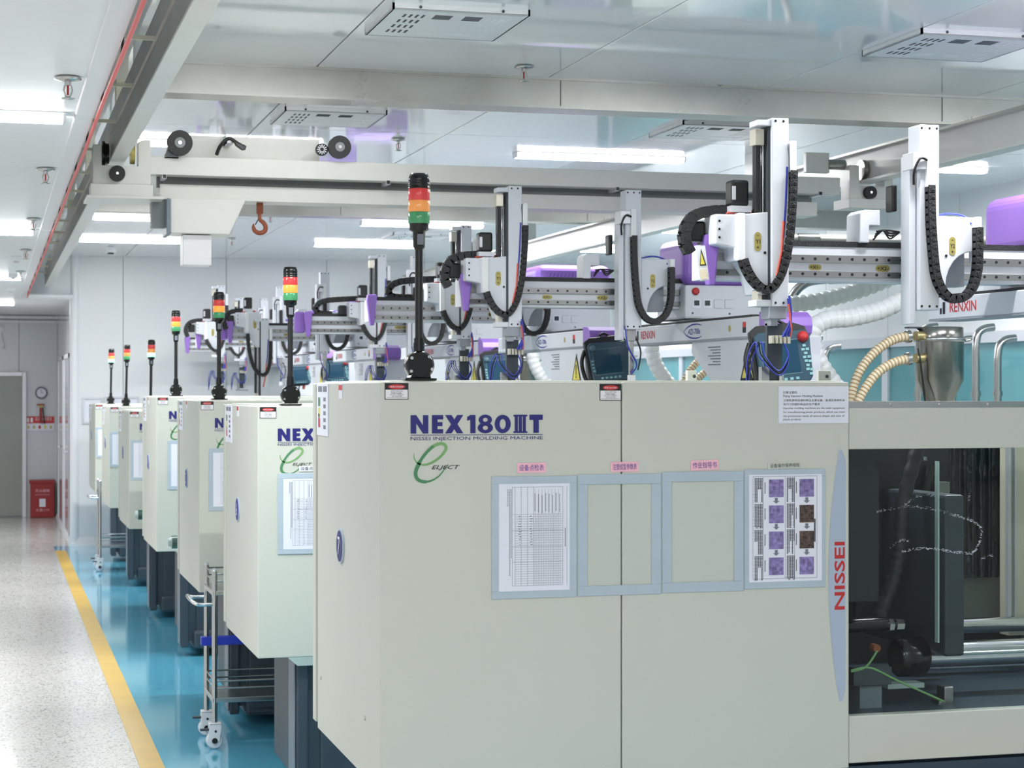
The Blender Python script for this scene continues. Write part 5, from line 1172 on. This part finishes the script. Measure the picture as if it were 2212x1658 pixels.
def thing_part(name, par, loc):
    x, y_, z = loc
    f_ = MB(); f_.prism([(x - .028, .125), (x + .03, .125), (x + .03, .095), (x + .022, .04), (x + .0, .028), (x - .022, .04), (x - .03, .075)], 'y', y_ - .03, y_ - .022); f_.prism([(x - .028, .125), (x + .03, .125), (x + .03, .095), (x + .022, .04), (x + .0, .028), (x - .022, .04), (x - .03, .075)], 'y', y_ + .022, y_ + .03); f_.box(x - .028, x + .03, y_ - .03, y_ + .03, .117, .127)
    o = f_.build(name, 'cap_white', par, bev=.003)
    MB().lathe([(.034, -.02), (.04, -.014), (.04, .014), (.034, .02)], (x - .002, y_, .04), (0, 1, 0), n=20).build('wheel', 'cap_white', o)
    m_ = MB(); m_.cyl((x - .002, y_ - .033, .042), (x - .002, y_ - .029, .042), .014, 12); m_.cyl((x + .002, y_ - .033, .088), (x + .002, y_ - .029, .088), .006, 8); m_.build('axle', 'black', o)
    m_ = MB(); m_.box(x - .07, x - .025, y_ - .012, y_ + .012, .088, .098); m_.build('brake_pedal', 'slot', o, bev=.003)
    return o
cart(1.045, 9.28, .72, .36, 1., 'stainless steel service cart behind the machine with plaque 6', True)
c_ = Vector(at(219, 1224, 18.9)); cart(atx(219, 1224, 1.0)[0], 18.55, .7, .36, 1., 'stainless steel service cart near the back wall', False)

# ------------------------------------------------------------------ end wall things
YE = 26.69
def E_(px, py): p = at(px, py, YE); return p[0], p[2]
x, z = E_(89, 848); r = thing('wall_clock', (x, YE, z - .08), 'round wall clock with dark rim on the far end wall', 'clock')
MB().lathe([(.078, 0), (.08, .03), (.068, .034), (.066, .02)], (x, YE, z), (0, -1, 0), n=32).build('rim', 'slate', r); MB().lathe([(.067, .021), (.001, .022)], (x, YE, z), (0, -1, 0), n=32).build('dial', 'paper', r)
m_ = MB(); m_.box(x - .002, x + .002, YE - .026, YE - .024, z, z + .045); m_.box(x, x + .03, YE - .026, YE - .024, z - .002, z + .002); m_.build('hands', 'ink', r)
m_ = MB()
for i in range(12): a = i * math.pi / 6; m_.box(x + .056 * math.cos(a) - .002, x + .056 * math.cos(a) + .002, YE - .025, YE - .0235, z + .056 * math.sin(a) - .003, z + .056 * math.sin(a) + .003)
m_.build('hour_marks', 'ink', r, kind='stuff')
x0, z0 = E_(53, 930); x1, z1 = E_(117, 899); zm = E_(53, 914)[1]
r = thing('fire_notice', ((x0 + x1) / 2, YE, z0), 'red and white fire equipment notice on the far end wall', 'sign')
B(x0, x1, YE - .006, YE, zm, z1).build('red_band', 'label_red', r); B(x0, x1, YE - .006, YE, z0, zm).build('white_band', 'paper', r)
m_ = MB(); m_.text('灭火器放置点', (x0 + .14, YE - .0075, zm + .035), UX, UZ, 1, width=x1 - x0 - .17, height=.05)
for xx in (.03, .08): m_.box(x0 + xx, x0 + xx + .03, YE - .0075, YE - .007, zm + .015, zm + .075)
m_.build('notice_lettering', 'white', r)
for i in range(5):
    q = x0 + .05 + i * .075; MB().poly(circle(q, z0 + .05, .017, .025, 12), (0, YE - .0075, 0), UX, UZ).build('notice_picture', ('gold', 'gold', 'red', 'yellow_warn', 'gold')[i], r)
x, z = E_(88, 872); r = thing('fire_hammer', (x, YE - .05, E_(88, 912)[1]), 'red fire hammer hanging above the red notice', 'hammer')
B(x - .055, x + .05, YE - .07, YE - .03, z - .02, z + .0).build('head', 'fire_red', r, bev=.004); MB().prism([(x - .03, z - .02), (x + .03, z - .02), (x + .018, z - .05), (x - .018, z - .05)], 'y', YE - .065, YE - .035).build('collar', 'gold', r)
B(x - .018, x + .016, YE - .06, YE - .04, z - .26, z - .04).build('handle', 'fire_red', r, bev=.004); MB().tube([(x + .025, YE - .05, z - .05), (x + .05, YE - .05, z - .27)], .008, 8).build('strap', 'black', r)
x0 = E_(63, 0)[0]; x1 = E_(118, 0)[0]; z1 = E_(63, 1035)[1]; r = thing('fire_extinguisher_box', ((x0 + x1) / 2, 26.5, 0), 'red fire extinguisher box on the floor at the far end wall', 'box')
b_ = B(x0 + .012, x1 - .012, 26.4, 26.66, 0.005, z1 - .03).build('body', 'fire_red', r, bev=.006); B(x0, x1, 26.39, 26.67, z1 - .045, z1).build('lid', 'fire_red', r, bev=.006)
m_ = MB(); xm = (x0 + x1) / 2; m_.text('灭火器箱', (xm, 26.3985, z1 - .16), UX, UZ, 1, width=.19, height=.04, align='CENTER'); m_.text('FIRE EXTINGUISHER BOX', (xm, 26.3985, z1 - .2), UX, UZ, 1, width=.19, height=.012, align='CENTER'); m_.text('火警:119', (xm, 26.3985, z1 - .42), UX, UZ, 1, width=.17, height=.038, align='CENTER'); m_.build('box_lettering', 'pink', b_)
B(xm - .04, xm + .04, 26.3975, 26.3995, z1 - .36, z1 - .25).build('inspection_card', 'paper', b_)
# notice frames on the back wall, wall hook
for px0, px1, py0, py1, lb in ((178, 222, 858, 915, 'pale framed notice on the back wall, left one'), (226, 300, 856, 900, 'pale framed notice on the back wall, right one')):
    a = at(px0, py1, 21.63); b = at(px1, py0, 21.63); r = thing('notice_frame', (a[0], 21.63, a[2]), lb, 'notice', 'notices on the back wall')
    m_ = MB(); m_.box(a[0], b[0], 21.62, 21.64, b[2] - .02, b[2]); m_.box(a[0], b[0], 21.62, 21.64, a[2], a[2] + .02); m_.box(a[0], a[0] + .02, 21.62, 21.64, a[2] + .02, b[2] - .02); m_.box(b[0] - .02, b[0], 21.62, 21.64, a[2] + .02, b[2] - .02); m_.build('frame', 'alu', r); B(a[0] + .02, b[0] - .02, 21.632, 21.638, a[2] + .02, b[2] - .02).build('sheet', 'paper', r)
x, z = E_(4, 712); r = thing('wall_socket', (x, YE, z - .04), 'small pale wall socket with hanging cord above the far door', 'socket')
B(x - .03, x + .03, YE - .02, YE + .01, z - .04, z + .04).build('plate', 'white', r, bev=.004); MB().tube(catmull([(x, YE - .02, z - .02), (x + .01, YE - .03, z - .12), (x + .04, YE - .02, z - .2), (x + .02, YE - .015, z - .26)], 6), .005, 6).build('cord', 'alu', r)
